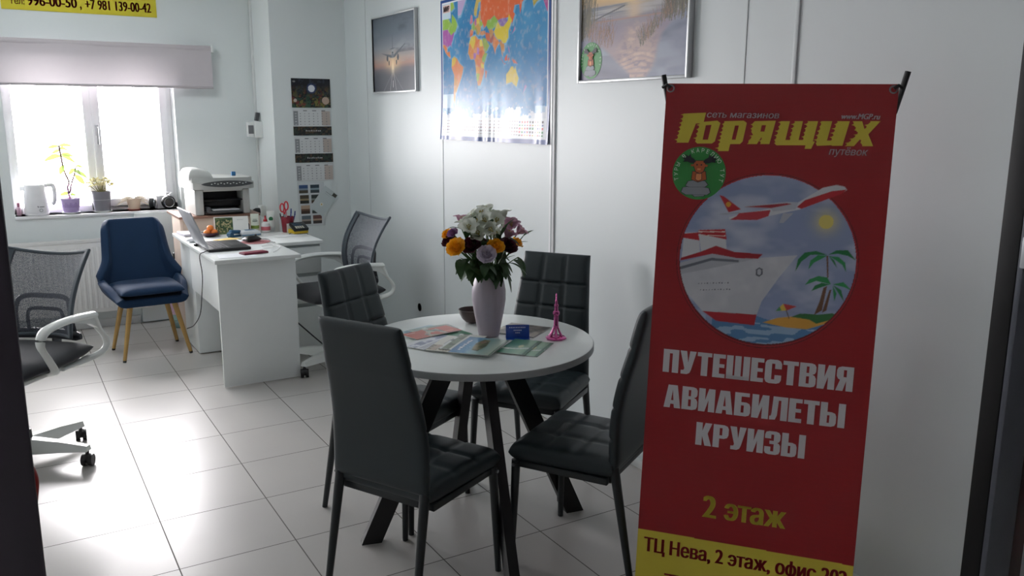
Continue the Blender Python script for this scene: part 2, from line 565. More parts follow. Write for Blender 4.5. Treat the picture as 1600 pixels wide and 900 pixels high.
# joint profiles of the panelled wall
M_joint = mat('panel_joint_profile', '#c9cfd0', 0.4)
M_jgap = mat('panel_joint_shadow_gap', '#a3abad', 0.6)
for i, (y, w) in enumerate(((5.72, .006), (4.548, .008), (2.185, .006))):
    struct(MB().box(WX - 0.0025, WX + .001, y - w / 2, y + w / 2, 0.05, CZ, 0).build('trim_%d' % (i + 2), M_joint, smooth=False))
t5 = struct(MB().box(WX - 0.008, WX + .001, 3.355, 3.395, 0.05, CZ, 0.003).build('trim_5', M_white_pvc))
MB().box(WX - 0.0095, WX - .004, 3.372, 3.378, 0.05, CZ, 0).build('groove', M_jgap, t5, smooth=False)
struct(MB().box(WX - 0.006, WX + .001, 1.955, 1.972, 0.05, CZ, 0.002).build('trim_6', M_joint))
M_skirt = mat('white_skirting', '#dfe2e2', 0.4)
struct(MB().box(WX - 0.018, WX, DY + 0.05, PY, 0.006, 0.045, 0.006).build('baseboard_right', M_skirt))
struct(MB().box(-1.9, 0.79, WY - 0.015, WY, 0.0, 0.06, 0.004).build('baseboard_back', M_skirt))
struct(MB().box(PX, WX, PY - 0.015, PY, 0.0, 0.05, 0.004).build('baseboard_pier', M_skirt))
struct(MB().box(0.80, 1.135, WY - 0.035, WY, 0.012, 0.812, 0.002).build('trim_7', M_white_lam))

def window(n, w, sash=True):
    x0, x1, z0, z1 = w
    Y0, Y1 = WY + 0.15, WY + 0.22
    fr = MB()
    f = 0.055
    fr.box(x0, x0 + f, Y0, Y1, z0, z1, .006).box(x1 - f, x1, Y0, Y1, z0, z1, .006)
    fr.box(x0, x1, Y0, Y1, z1 - f, z1, .006).box(x0, x1, Y0, Y1, z0, z0 + f * .8, .006)
    xm = x0 + 0.515
    fr.box(xm - 0.03, xm + 0.035, Y0, Y1, z0, z1, .006)
    root = struct(fr.build('window_%d' % n, M_white_pvc))
    s = MB()
    a, b_ = xm + 0.02, x1 - 0.03
    g = 0.055
    s.box(a, a + g, Y0 - .018, Y1 - .02, z0 + .03, z1 - .03, .008).box(b_ - g, b_, Y0 - .018, Y1 - .02, z0 + .03, z1 - .03, .008)
    s.box(a, b_, Y0 - .018, Y1 - .02, z1 - .03 - g, z1 - .03, .008).box(a, b_, Y0 - .018, Y1 - .02, z0 + .03, z0 + .03 + g, .008)
    sa = s.build('sash', M_white_pvc, root)
    MB().box(a + g, b_ - g, Y0 + .012, Y0 + .018, z0 + .03 + g, z1 - .03 - g).build('sash_glass', M_glass, sa, smooth=False)
    h = MB().box(a + .015, a + .04, Y0 - .03, Y0 - .016, 1.36, 1.44, .004).box(a + .019, a + .035, Y0 - .06, Y0 - .045, 1.30, 1.425, .006)
    h.cyl((a + .027, Y0 - .05, 1.415), (a + .027, Y0 - .018, 1.415), .008)
    h.build('window_handle', mat('handle_grey', '#b9b9bd', 0.35), sa)
    MB().box(x0 + f, xm - .03, Y0 + .03, Y0 + .036, z0 + f * .8, z1 - f).build('fixed_glass', M_glass, root, smooth=False)
    return root
window(1, WIN1); window(2, WIN2)
for i, w in enumerate((WIN1, WIN2)):
    struct(MB().box(w[0] - .0, w[1] + .0, WY - 0.012, WY + 0.16, w[2] - 0.02, w[2], .005).build('trim_%d' % (8 + i), M_white_pvc))

# ------------------------------------------------------------------ ceiling panels added out of view as fill light
M_fill = bpy.data.materials.new('added_fill_panel'); M_fill.use_nodes = True
_b = M_fill.node_tree.nodes['Principled BSDF']
_b.inputs['Emission Color'].default_value = (0.90, 0.97, 1.0, 1); _b.inputs['Emission Strength'].default_value = CEIL_W
M_fillc = bpy.data.materials.new('added_corridor_fill'); M_fillc.use_nodes = True
_b = M_fillc.node_tree.nodes['Principled BSDF']
_b.inputs['Emission Color'].default_value = (0.95, 0.97, 1.0, 1); _b.inputs['Emission Strength'].default_value = CORR_W
def ceiling_fill(x, y, lab, m):
    t = thing('ceiling_fill_light', lab, 'fill light', (x, y, CZ), 0, 'added fill panels')
    MB().box(-.31, .31, -.31, .31, -.03, -0.0005, .004).build('lamp_housing', M_white_plastic, t)
    MB().box(-.29, .29, -.29, .29, -.034, -.029).build('diffuser', m, t, smooth=False)
ceiling_fill(0.35, 5.35, 'square fill light panel added on the unseen ceiling near the window', M_fill)  # added to lift the room's fill, above the view
ceiling_fill(-1.6, -1.5, 'dim square fill light panel added in the unseen corridor', M_fillc)  # added behind the camera as weak fill

# ------------------------------------------------------------------ round table and its chairs
TX, TY, TZ, TR = 1.395, 2.55, 0.725, 0.415
M_top = mat('white_table_laminate', '#eff5f3', 0.27, vary=0.015, spec=0.9)
M_edge = mat('grey_edge_band', '#9da3a4', 0.45)
M_black_metal = mat('black_powder_coat', '#101114', 0.4)
tab = thing('round_table', 'round white table on black slanted bar legs among four grey chairs', 'table', (TX, TY, 0))
tt = MB().lathe([(TR - .003, TZ - .0005), (TR - .003, TZ)], 96)
MB().lathe([(TR - .012, TZ - .003), (TR - .003, TZ - .001), (TR - .005, TZ)], 96).build('tabletop', M_top, tab)
MB().lathe([(TR - .006, TZ - .026), (TR, TZ - .023), (TR, TZ - .004), (TR - .002, TZ - .001)], 96).build('edge_band', M_edge, tab)
MB().box(-.12, .12, -.12, .12, TZ - .036, TZ - .0262, .004).build('mounting_plate', M_black_metal, tab)
for a in (-102, 165, -9, 76):
    t = math.radians(a)
    dx, dy = math.cos(t), math.sin(t)
    sx, sy = -dy, dx
    lg = MB(); hw, ht = .036, .011
    # flat bar: broad face turned sideways to its lean
    P = []
    for (r, z) in ((.085, TZ - .027), (.395, 0.0)):
        for (u, v) in ((-1, -1), (1, -1), (1, 1), (-1, 1)):
            P.append((dx * (r + u * hw) + sx * v * ht * 1.6, dy * (r + u * hw) + sy * v * ht * 1.6, z))
    lg.add(P, [(0, 3, 2, 1), (4, 5, 6, 7), (0, 1, 5, 4), (1, 2, 6, 5), (2, 3, 7, 6), (3, 0, 4, 7)])
    lg.build('leg', M_black_metal, tab, smooth=False)

M_leather = mat('dark_grey_faux_leather', '#202c30', 0.42, vary=0.05, scale=60, bump=0.12, bscale=700)
M_chair_leg = mat('dark_grey_chair_tube', '#22282b', 0.35)
M_bolt = mat('bolt_steel', '#9a9da0', 0.3, metal=0.9)
def groove(t, c, w=0.02):
    return math.exp(-((t - c) / w) ** 2)
def dining_chair(loc, rz, label):
    t = thing('dining_chair', label, 'chair', loc, rz, 'grey dining chairs')
    # seat
    def sc(u, v):
        y = -.165 + v * .185
        hw = .195 + .006 * v
        return ((u * hw, y, .402), (0, 0, 1))
    def st(u, v):
        g = max(groove(u, -.33, .05), groove(u, .33, .05), groove(v, -.25, .05), groove(v, .35, .05))
        b = max(groove(u, s, .07) * groove(v, q, .07) for s in (-.33, .33) for q in (-.25, .35))
        return .038 - .006 * g - .006 * b + .004 * (1 - u * u) * (1 - v * v)
    MB().pillow(sc, st, lambda u, v: .034, 44, 44, p=14).build('seat', M_leather, t, sharp=80)
    # backrest
    def curve(s):     # s 0 bottom .. 1 top, rear face
        z = .405 + s * .52
        y = -.365 - .020 * s - .055 * s ** 2.2 + .012 * math.sin(PI * min(1, s * 1.4))
        return y, z
    def hw(s):
        k = min(1, max(0, (s - .22) / .78)); k = k * k * (3 - 2 * k) * .5 + k * .5
        return .182 - .030 * k
    def bc(u, v):
        s = (v + 1) / 2
        y0, z0 = curve(max(0, s - .02)); y1, z1 = curve(min(1, s + .02))
        d = Vector((0, y1 - y0, z1 - z0)).normalized()
        y, z = curve(s)
        return ((u * hw(s), y + .014, z), (0, d.z, -d.y))
    def bf(u, v):
        rows = (-.62, -.24, .14, .52)
        g = max([groove(u, s, .03) for s in (-.34, .34)] + [groove(v, r, .018) for r in rows])
        return .026 - .008 * g
    MB().pillow(bc, bf, lambda u, v: .016, 48, 132, p=16).build('backrest', M_leather, t, sharp=80)
    fr = MB()
    for s in (-1, 1):
        fr.box(min(s * .165, s * .187), max(s * .165, s * .187), -.33, 0.0, .35, .374, .003)
    fr.box(-.165, .165, -.016, .004, .35, .374, .003).box(-.165, .165, -.335, -.315, .35, .374, .003)
    fr.build('seat_frame', M_chair_leg, t)
    for s in (-1, 1):
        MB().tube([(s * .182, .0, .372), (s * .199, .008, .0)], [.0155, .0105], 14).build('leg', M_chair_leg, t)
        MB().tube([(s * .166, -.345, .41), (s * .175, -.42, .0)], [.0165, .0105], 14).build('leg', M_chair_leg, t)
    for s in (-1, 1):
        MB().cyl((s * .195, .0, .36), (s * .203, .0, .36), .006, seg=10).build('bolt', M_bolt, t)
    return t
ch0 = dining_chair((1.210, 2.423, 0), math.radians(27.5) - PI / 2, 'dark grey padded chair nearest the camera, its plain back turned to us')
copy_thing(ch0, (1.679, 2.749, 0), 3.733 - PI / 2, 'dark grey quilted chair on the far side of the round table, against the panel wall')
copy_thing(ch0, (1.549, 2.367, 0), 2.104 - PI / 2, 'dark grey chair seen side-on, partly behind the red banner')
copy_thing(ch0, (1.328, 2.738, 0), -1.034 - PI / 2, 'dark grey quilted chair left of the table, between the white desk and the nearest chair')

# ------------------------------------------------------------------ office armchairs
M_mesh = bpy.data.materials.new('grey_mesh_fabric'); M_mesh.use_nodes = True
def _mesh_nodes():
    nt = M_mesh.node_tree; b = nt.nodes['Principled BSDF']; N = nt.nodes.new; L = nt.links.new
    b.inputs['Base Color'].default_value = lin('#565b66') + (1,); b.inputs['Roughness'].default_value = 0.7
    tc = N('ShaderNodeTexCoord'); wv = N('ShaderNodeTexVoronoi'); wv.inputs['Scale'].default_value = 420
    L(tc.outputs['Object'], wv.inputs['Vector'])
    rp = N('ShaderNodeMapRange'); L(wv.outputs['Distance'], rp.inputs['Value'])
    rp.inputs['From Min'].default_value = 0.2; rp.inputs['From Max'].default_value = 0.6
    rp.inputs['To Min'].default_value = 0.35; rp.inputs['To Max'].default_value = 0.85
    tr = N('ShaderNodeBsdfTransparent'); ms = N('ShaderNodeMixShader')
    L(rp.outputs[0], ms.inputs['Fac']); L(tr.outputs[0], ms.inputs[1]); L(b.outputs[0], ms.inputs[2])
    L(ms.outputs[0], nt.nodes['Material Output'].inputs['Surface'])
_mesh_nodes()
M_band = mat('slate_edge_fabric', '#4a545c', 0.75, sheen=0.2)
M_seatfab = mat('charcoal_seat_fabric', '#26282d', 0.95, bump=0.3, bscale=900, sheen=0.2)
M_lumbar = mat('dark_grey_back_plastic', '#34373d', 0.45)
M_arm = mat('white_arm_plastic', '#e4e8e5', 0.3, vary=0.02)
M_caster = mat('black_caster', '#1b1a1d', 0.35)
def office_chair(loc, rz, label, leg0=0.0):
    t = thing('office_chair', label, 'office chair', loc, rz, 'white office armchairs with grey mesh backs')
    # seat
    def sc(u, v):
        y = .0 + v * .235
        z = .465 + .012 * v * v - (.02 * max(0, v - .55) / .45 if v > .55 else 0)
        return ((u * (.235 - .02 * v * v), y, z), (0, 0, 1))
    MB().pillow(sc, lambda u, v: .036, lambda u, v: .032, 28, 28, p=6).build('seat', M_seatfab, t, sharp=80)
    MB().box(-.19, .19, -.2, .17, .414, .436, .01).build('seat_pan', M_arm, t)
    # back shell
    def bp(u, v):
        s = (v + 1) / 2
        z = .53 + s * .352 + .028 * u * u * s
        y = -.215 + .055 * math.sin(PI * min(1, s * 1.0)) * .6 - .115 * s ** 1.6 - .05 * (1 - s) ** 2 * .2 + .05 * u * u
        hw = .182 + .022 * s - .03 * (1 - s) ** 3
        return Vector((u * hw, y, z))
    us = [-1 + 2 * i / 16 for i in range(17)]; vs = [-1 + 2 * i / 20 for i in range(21)]
    MB().surf(lambda u, v: tuple(bp(u, v)), us, vs).build('mesh_panel', M_mesh, t, sharp=80)
    per = [bp(u, -1) for u in us] + [bp(1, v) for v in vs[1:]] + [bp(u, 1) for u in us[-2::-1]] + [bp(-1, v) for v in vs[-2:0:-1]]
    fr = MB(); fr.tube(per, .008, 8, closed=True)
    # broad fabric bands down both sides
    for s in (-1, 1):
        fr.surf(lambda a, v: tuple(bp(s * (1 - a * .13), v) + Vector((0, -.006, 0))), [0, .5, 1], vs, flip=(s > 0))
        fr.surf(lambda a, v: tuple(bp(s * (1 - a * .13), v) + Vector((0, .006, 0))), [0, .5, 1], vs, flip=(s < 0))
    fr.build('back_frame', M_band, t, sharp=60)
    # lumbar support: nested rounded arches on a dark bar
    lu = MB()
    def arch(w, h, z0, r):
        pts = spline([(-w, z0), (-w * .92, z0 + h * .75), (-w * .72, z0 + h), (0, z0 + h * 1.02), (w * .72, z0 + h), (w * .92, z0 + h * .75), (w, z0)], 6)
        P = []
        for q in pts:
            s = (q[1] - .53) / .352; u = q[0] / .21
            b = bp(u, s * 2 - 1); P.append((q[0], b.y - .016, q[1]))
        lu.tube(P, r, 8, flat=.6, up=(0, 1, 0))
    arch(.145, .16, .54, .012); arch(.095, .095, .55, .009)
    lu.tube([(x, bp(x / .2, -.98).y - .012, .535 - .006 * (1 - (x / .2) ** 2)) for x in [-.19 + .38 * i / 10 for i in range(11)]], [.014] + [.024] * 9 + [.014], 10, flat=.5, up=(0, 1, 0))
    lu.build('lumbar_support', M_lumbar, t)
    MB().tube(spline([(0, -.255, .575), (0, -.275, .50), (0, -.24, .425), (0, -.12, .402)], 6), .028, 10, flat=.5, up=(1, 0, 0)).build('back_bracket', M_lumbar, t)
    for s in (-1, 1):
        x = s * .265
        pth = spline([(s * .19, .03, .425), (s * .245, .06, .45), (x, .115, .52), (x, .150, .585), (x, .125, .632), (x, .05, .648), (x, -.06, .650), (x, -.185, .640)], 7)
        rr = [.016] * len(pth)
        a = MB().tube(pth, [.018 + .009 * min(1, max(0, (i - 18) / 12)) for i in range(len(pth))], 12, flat=.55, up=(0, -.3, 1))
        p2 = spline([(x, -.175, .64), (x, -.205, .58), (x, -.25, .52), (x, -.255, .482), (s * .25, -.225, .452), (s * .2, -.15, .428), (s * .19, -.05, .425)], 7)
        a.tube(p2, [.022 - .006 * min(1, i / 10) for i in range(len(p2))], 12, flat=.6, up=(0, 1, .3))
        # web between the arm pad and the rear strut
        a.prism([(-.02, .641), (-.19, .643), (-.225, .56), (-.15, .606)], -.012, .012, M=Matrix(((0, 0, 1, x), (1, 0, 0, 0), (0, 1, 0, 0), (0, 0, 0, 1))))
        a.build('armrest', M_arm, t, sharp=50)
    MB().lathe([(.03, .413), (.03, .34), (.026, .335), (.026, .16), (.038, .155), (.042, .07)], 20).build('gas_column', M_caster, t)
    hub = MB().lathe([(.05, .105), (.052, .085), (.05, .055)], 24)
    for k in range(5):
        a = leg0 + k * 2 * PI / 5
        c, s = math.cos(a), math.sin(a)
        R = Matrix(((c, -s, 0, 0), (s, c, 0, 0), (0, 0, 1, 0), (0, 0, 0, 1)))
        P = []
        for (r, w, zb, zt) in ((.03, .034, .05, .118), (.18, .026, .062, .108), (.300, .02, .068, .092)):
            P += [(r, -w, zb), (r, w, zb), (r, w * .6, zt), (r, -w * .6, zt)]
        F = [(3, 2, 1, 0), (8, 9, 10, 11)]
        for j in (0, 4):
            for i in range(4):
                F.append((j + i, j + (i + 1) % 4, j + 4 + (i + 1) % 4, j + 4 + i))
        hub.add(P, F, R)
    base = hub.build('star_base', M_arm, t, sharp=40)
    for k in range(5):
        a = leg0 + k * 2 * PI / 5
        c, s = math.cos(a), math.sin(a)
        x, y = .292 * c, .292 * s
        b = a + .9 + k
        dx, dy = math.cos(b), math.sin(b)
        cs = MB()
        for q in (-1, 1):
            o = Vector((x - dy * q * .014, y + dx * q * .014, .0255))
            cs.cyl(o - Vector((-dy, dx, 0)) * .009, o + Vector((-dy, dx, 0)) * .009, .0255, seg=20)
        cs.ball((x, y, .034), .024, (1, 1, .9), 12)
        cs.cyl((x, y, .045), (x, y, .09), .008, seg=10)
        cs.build('caster', M_caster, base)
    return t
oc0 = office_chair((-0.03, 4.095, 0), math.radians(229) - PI / 2, 'white office armchair with grey mesh back at the left edge, behind the dark door frame', leg0=math.radians(-103))
oc1 = copy_thing(oc0, (1.665, 4.84, 0), math.radians(188) - PI / 2, 'white office armchair with grey mesh back between the desk and the panel wall')

# ------------------------------------------------------------------ blue velvet chair
M_velvet = mat('teal_blue_velvet', '#0b2c4c', 0.7, vary=0.12, scale=9, sheen=0.05, spec=0.3, bump=0.2, bscale=600)
M_oak = mat('oak_effect_leg', '#b08c50', 0.4, vary=0.12, scale=30)
bc = thing('velvet_chair', 'dark blue velvet chair on oak legs in front of the radiator', 'chair', (0.732, 5.765, 0), math.radians(4) + PI)
# local frame: the sitter looks towards +y (towards the camera)
def shell(u, v):
    # v 0 seat front .. .5 seat rear .. 1 back top ; u -1..1 across
    a = abs(u); k = max(0, (a - .62) / .38); m = min(a, .62) / .62; sg = math.copysign(1, u)
    if v < .5:
        q = v / .5
        y = .215 - .40 * q
        g = min(1, q / .62); g = g * g * (3 - 2 * g)
        x = m * (.176 + .008 * q) + (.018 + .046 * g) * k
        z = .362 - .004 * q + (.030 + .078 * g + .025 * max(0, q - .62) / .38) * k ** 1.2
    else:
        q = (v - .5) / .5
        y = -.185 - .115 * q + (.085 * (1 - .6 * q)) * k ** 1.5
        w = .174 + .062 * max(0, 1 - q * 2.6) ** 1.3 + .040 * (1 - q)
        x = m * (.184 + (w * .80 - .184) * min(1, q * 3)) + k * (w - (.184 + (w * .80 - .184) * min(1, q * 3)))
        z = .358 + .492 * q + .133 * k ** 1.2 * max(0, 1 - q * 1.7)
        if q > .86:
            z -= .05 * ((q - .86) / .14) * max(0, (a - .6) / .4) ** 2.2
    return (sg * x, y, z)
mb = MB().surf(shell, [-1 + 2 * i / 28 for i in range(29)], [i / 36 for i in range(37)])
so = mb.build('seat_shell', M_velvet, bc, sharp=180)
md = so.modifiers.new('softening', 'SMOOTH'); md.factor = .5; md.iterations = 5
md = so.modifiers.new('padding', 'SOLIDIFY'); md.thickness = .05; md.offset = 0
md = so.modifiers.new('rounding', 'SUBSURF'); md.levels = 1; md.render_levels = 1
def cc(u, v):
    return ((u * (.198 + .012 * -v), .022 + v * .205, .418 + .006 * v), (0, 0, 1))
MB().pillow(cc, lambda u, v: .048, lambda u, v: .02, 20, 20, p=5).build('seat_cushion', M_velvet, bc, sharp=180)
MB().box(-.17, .17, -.15, .17, .335, .372, .01).build('leg_mount', M_black_plastic, bc)
for sx, sy in ((-1, 1), (1, 1), (-1, -1), (1, -1)):
    l = MB().tube([(sx * .13, .03 + sy * .12, .345), (sx * .198, .03 + sy * .175, .012)], [.0175, .011], 14).build('leg', M_oak, bc)
    MB().tube([(sx * .1975, .03 + sy * .1746, .014), (sx * .2, .03 + sy * .1765, 0)], [.0112, .0105], 12).build('foot_cap', M_black_plastic, l)
MB().box(-.232, -.224, -.20, -.17, .56, .60, .001).build('fabric_tag', M_black_plastic, bc)

# ------------------------------------------------------------------ desks
M_dark_gap = mat('recess_grey', '#8b9193', 0.6)
DZ = .735
dk = thing('desk', 'white laminate desk with its side panel facing the camera, carrying the laptop', 'desk', (1.18, 5.2, 0))
o = Matrix.Translation((-1.18, -5.2, 0))
MB().box(.945, 1.42, 4.668, 5.95, DZ - .022, DZ, .003, M=o).build('desktop', M_white_lam, dk)
MB().box(.962, 1.395, 4.70, 4.722, .008, DZ - .0225, .0015, M=o).build('side_panel', M_white_lam, dk)
MB().box(.968, .986, 4.7225, 5.50, .435, DZ - .0225, .0015, M=o).build('modesty_panel', M_white_lam, dk)
for q in ((.985, 1.385, 5.50, 5.52), (.985, 1.003, 5.5205, 5.92), (1.367, 1.385, 5.5205, 5.92)):
    MB().box(*q, .008, DZ - .0225, .0015, M=o).build('side_panel', M_white_lam, dk)
MB().box(1.0035, 1.3665, 5.5205, 5.538, .01, .085, .0015, M=o).build('plinth', M_white_lam, dk)
rd = thing('return_desk', 'white desk return with drawers set across the end of the main desk', 'desk', (1.56, 5.4, 0))
o = Matrix.Translation((-1.56, -5.4, 0))
MB().box(1.4205, 1.712, 5.15, 5.655, DZ - .022, DZ - .0003, .003, M=o).build('desktop', M_white_lam, rd)
MB().box(1.392, 1.70, 5.185, 5.64, .01, DZ - .0225, .0015, M=o).build('drawer_carcass', mat('drawer_carcass_grey', '#a9afb0', 0.5), rd)
for z0, z1 in ((.53, .695), (.335, .505), (.035, .31)):
    MB().box(1.394, 1.699, 5.166, 5.1845, z0, z1, .0015, M=o).build('drawer_front', M_white_lam, rd)

M_wood = mat('pale_beech_laminate', '#dac6b6', 0.45, vary=0.06, scale=12)
cb = thing('printer_cabinet', 'pale beech cabinet under the printer at the back of the desk', 'cabinet', (1.28, 6.2, 0))
o = Matrix.Translation((-1.28, -6.2, 0))
MB().box(1.0, 1.018, 5.96, 6.26, .0, .82, .001, M=o).build('side_panel', M_wood, cb)
MB().box(1.512, 1.53, 5.96, 6.26, .0, .82, .001, M=o).build('side_panel', M_wood, cb)
MB().box(.996, 1.535, 5.957, 6.43, .8205, .838, .002, M=o).build('cabinet_top', mat('brown_cabinet_top', '#94705f', 0.4), cb)
MB().box(1.0185, 1.5115, 5.97, 5.985, .02, .818, .001, M=o).build('cabinet_front', M_wood, cb)

# ------------------------------------------------------------------ printer
M_prt = mat('printer_light_grey', '#bfc1be', 0.4, vary=0.02)
M_prt2 = mat('printer_mid_grey', '#44484a', 0.45, vary=0.02)
M_prt_dark = mat('printer_dark', '#1d1e20', 0.4)
pr = thing('printer', 'light grey laser printer with a scanner lid and dark paper opening, on the beech cabinet', 'printer', (1.295, 6.16, .8385), 0)
pr.scale = (.79, 1, .94)
b = MB()
b.box(-.24, -.165, -.195, .17, .0, .185, .012).box(.165, .225, -.195, .17, .0, .185, .012).box(-.166, .166, -.02, .17, .0, .185, .004).box(-.166, .166, -.195, -.019, .170, .186, .003)
b.build('printer_body', M_prt, pr)
c = MB().box(-.165, .165, -.0215, -.0205, .0, .170).box(-.1645, .1645, -.18, -.022, .10, .108, .002).box(-.16, .16, -.185, -.022, .0, .03, .004).box(-.164, .164, -.12, -.022, .055, .10, .006)
c.build('paper_slot', M_prt_dark, pr)
MB().box(-.145, .15, -.235, -.10, .018, .034, .004).box(-.145, -.12, -.235, -.06, .034, .06, .004).build('paper_tray', mat('tray_smoke_grey', '#4a4c50', 0.3), pr)
MB().box(-.10, .12, -.225, -.10, .035, .039, .0005).build('paper_stack', mat('copy_paper', '#dcdde0', 0.7), pr)
sc_ = MB()
sc_.prism([(-.275, -.17), (-.25, -.215), (.0, -.235), (.22, -.225), (.265, -.19), (.265, .19), (-.275, .19)], .187, .236)
sc_.prism([(-.275, -.15), (-.25, -.19), (.0, -.21), (.21, -.20), (.255, -.17), (.255, .18), (-.275, .18)], .236, .268)
sc_.build('scanner_lid', M_prt, pr)
cp = MB()
P = []
for i in range(17):
    x = -.19 + .44 * i / 16; h = .026 * math.sin(PI * i / 16) ** .6
    P.append((x, h))
top = [(x, .226 + h * .9) for x, h in P]; botm = [(x, .226 - h * .9) for x, h in reversed(P)]
cp.prism(top + botm[1:-1], .2355, .243, M=Matrix(((1, 0, 0, 0), (0, 0, -1, 0), (0, 1, 0, 0), (0, 0, 0, 1))))
po = cp.build('control_panel', M_prt2, pr)
bt = MB()
for i in range(12):
    x = -.11 + .026 * i
    bt.box(x, x + .012, -.2465, -.243, .224 + .006 * (i % 2), .229 + .006 * (i % 2), .001)
bt.build('panel_buttons', M_white_plastic, po)
adf = MB()
def adfp(u, v):
    return ((-.175 + u * .10, -.02 + v * .165, .27), (0, 0, 1))
adf.pillow(adfp, lambda u, v: .065 * (1 - .35 * max(0, u)), lambda u, v: .03, 20, 20, p=6)
adf.build('document_feeder', M_prt, pr, sharp=60)
tag(MB().box(-.014, .014, -.012, .012, 0, .028, .003).build('eraser_cube', mat('blue_foam', '#2f6d9c', 0.6), loc=(1.405, 6.12, 1.0917)), 'tiny blue cube standing on the printer lid', 'cube')

# ------------------------------------------------------------------ things on the desk
lt = thing('laptop', 'open silver laptop seen from behind its lid, on the white desk', 'laptop', (1.09, 5.145, DZ + .001), math.radians(1))
M_lapdark = mat('laptop_black', '#1b1b1e', 0.4); M_lapsil = mat('laptop_silver_lid', '#b9bbc0', 0.35, metal=0.2)
MB().box(-.115, .125, -.175, .175, .0, .017, .004).build('laptop_base', M_lapdark, lt)
ky = MB()
for r in range(5):
    for k in range(14):
        y = -.155 + k * .0222
        x = -.085 + r * .021
        ky.box(x, x + .0175, y, y + .0185, .0172, .0195, .001)
ky.build('keyboard', mat('laptop_keys', '#3a3a3f', 0.45), lt)
MB().box(.045, .105, -.05, .05, .0171, .0176).build('touchpad', mat('touchpad', '#2a2a2e', 0.3), lt)
th = math.radians(112)
Mx = Matrix.Translation((-.115, 0, .018)) @ Matrix.Rotation(-(PI - th) + PI / 2 - PI, 4, 'Y')
lid = MB()
ux, uz = math.cos(th), math.sin(th)
Mx = Matrix(((ux, 0, -uz, -.113), (0, 1, 0, 0), (uz, 0, ux, .02), (0, 0, 0, 1)))
lid.box(0, .232, -.175, .175, -.001, .007, .003, M=Mx).build('laptop_lid', M_lapsil, lt)
MB().box(.008, .224, -.168, .168, -.0022, -.0012, 0, M=Mx).build('screen', mat('screen_dark', '#22252b', 0.15), lt)

M_mouse = mat('mouse_black', '#141517', 0.3)
ms = thing('computer_mouse', 'black computer mouse on the pink round mat beside the laptop', 'mouse', (1.30, 5.285, DZ + .0035), math.radians(-70))
MB().pillow(lambda u, v: ((u * (.029 + .003 * v * v), v * .053, .012), (0, 0, 1)), lambda u, v: .024 * (1 - .25 * v * v), lambda u, v: .011, 18, 18, p=3).build('mouse_body', M_mouse, ms, sharp=80)
MB().cyl((-.004, .03, .036), (.004, .03, .036), .006, seg=12).build('scroll_wheel', M_black_plastic, ms)
tag(MB().lathe([(.088, 0), (.09, .0012), (.089, .0025)], 40, M=Matrix.Diagonal((1, 1, 1, 1))).build('mouse_mat', mat('dusty_pink_mat', '#a5686a', 0.7), loc=(1.315, 5.26, DZ + .0004)), 'round dusty pink mouse mat under the black mouse', 'mouse mat')
ph = thing('mobile_phone', 'mobile phone in a burgundy case lying near the front edge of the desk', 'phone', (1.192, 4.815, DZ + .0005), math.radians(12))
MB().box(-.074, .074, -.037, .037, 0, .011, .005).build('phone_case', mat('burgundy_case', '#6d1430', 0.4), ph)
MB().box(-.07, .07, -.033, .033, .0111, .0118, .0003).build('phone_cover', mat('burgundy_flap', '#7c1a37', 0.35), ph)
M_cable_w = mat('white_cable', '#dadcdc', 0.4); M_cable_b = mat('black_cable', '#16171a', 0.45)
tag(MB().tube(spline([(1.30, 4.80, DZ + .003), (1.35, 4.88, DZ + .003), (1.39, 4.99, DZ + .003), (1.36, 5.07, DZ + .003), (1.30, 5.05, DZ + .004), (1.29, 4.97, DZ + .003), (1.33, 4.95, DZ + .006), (1.38, 5.08, DZ + .003), (1.36, 5.16, DZ + .003)], 8), .0018, 6).build('earphone_cable', M_cable_w), 'thin white earphone cable curled on the desk beside the burgundy phone', 'cable')
tag(MB().tube(spline([(1.375, 5.36, DZ + .0045), (1.41, 5.33, DZ + .0045), (1.405, 5.22, DZ + .003), (1.416, 5.18, DZ + .003)], 8), .002, 6).build('mouse_cable', M_cable_b), 'black mouse cable looping towards the right edge of the desk', 'cable')
tag(MB().tube(spline([(.985, 4.99, DZ + .012), (.955, 4.98, DZ + .005), (.932, 5.0, DZ - .02), (.945, 5.03, .60), (.95, 5.12, .45), (.948, 5.2, .33), (.93, 5.32, .24), (.905, 5.42, .20)], 10), .0026, 8).build('charger_cable', M_cable_b), 'black charger cable hanging off the left edge of the desk', 'cable')
tag(MB().box(-.03, .03, -.012, .012, 0, .014, .004).build('cable_adapter', M_black_plastic, loc=(.985, 5.28, DZ), rot=(0, 0, .4)), 'small black adapter at the left edge of the desk behind the laptop', 'adapter')
tag(MB().pillow(lambda u, v: ((u * .05, v * .03, .012), (0, 0, 1)), lambda u, v: .014, lambda u, v: .011, 12, 12, p=3).build('tissue_pack', mat('tissue_white', '#d9d9de', 0.8), loc=(.985, 5.47, DZ + .001), rot=(0, 0, 1.2)), 'soft white tissue pack lying behind the laptop lid', 'tissue pack')
tag(MB().box(-.06, .06, -.09, .09, 0, .018, .003).build('receipt_box', mat('pale_lilac_box', '#c9c5ce', 0.5), loc=(1.03, 5.80, DZ + .0005), rot=(0, 0, .1)), 'flat pale box at the far left corner of the desk', 'box')

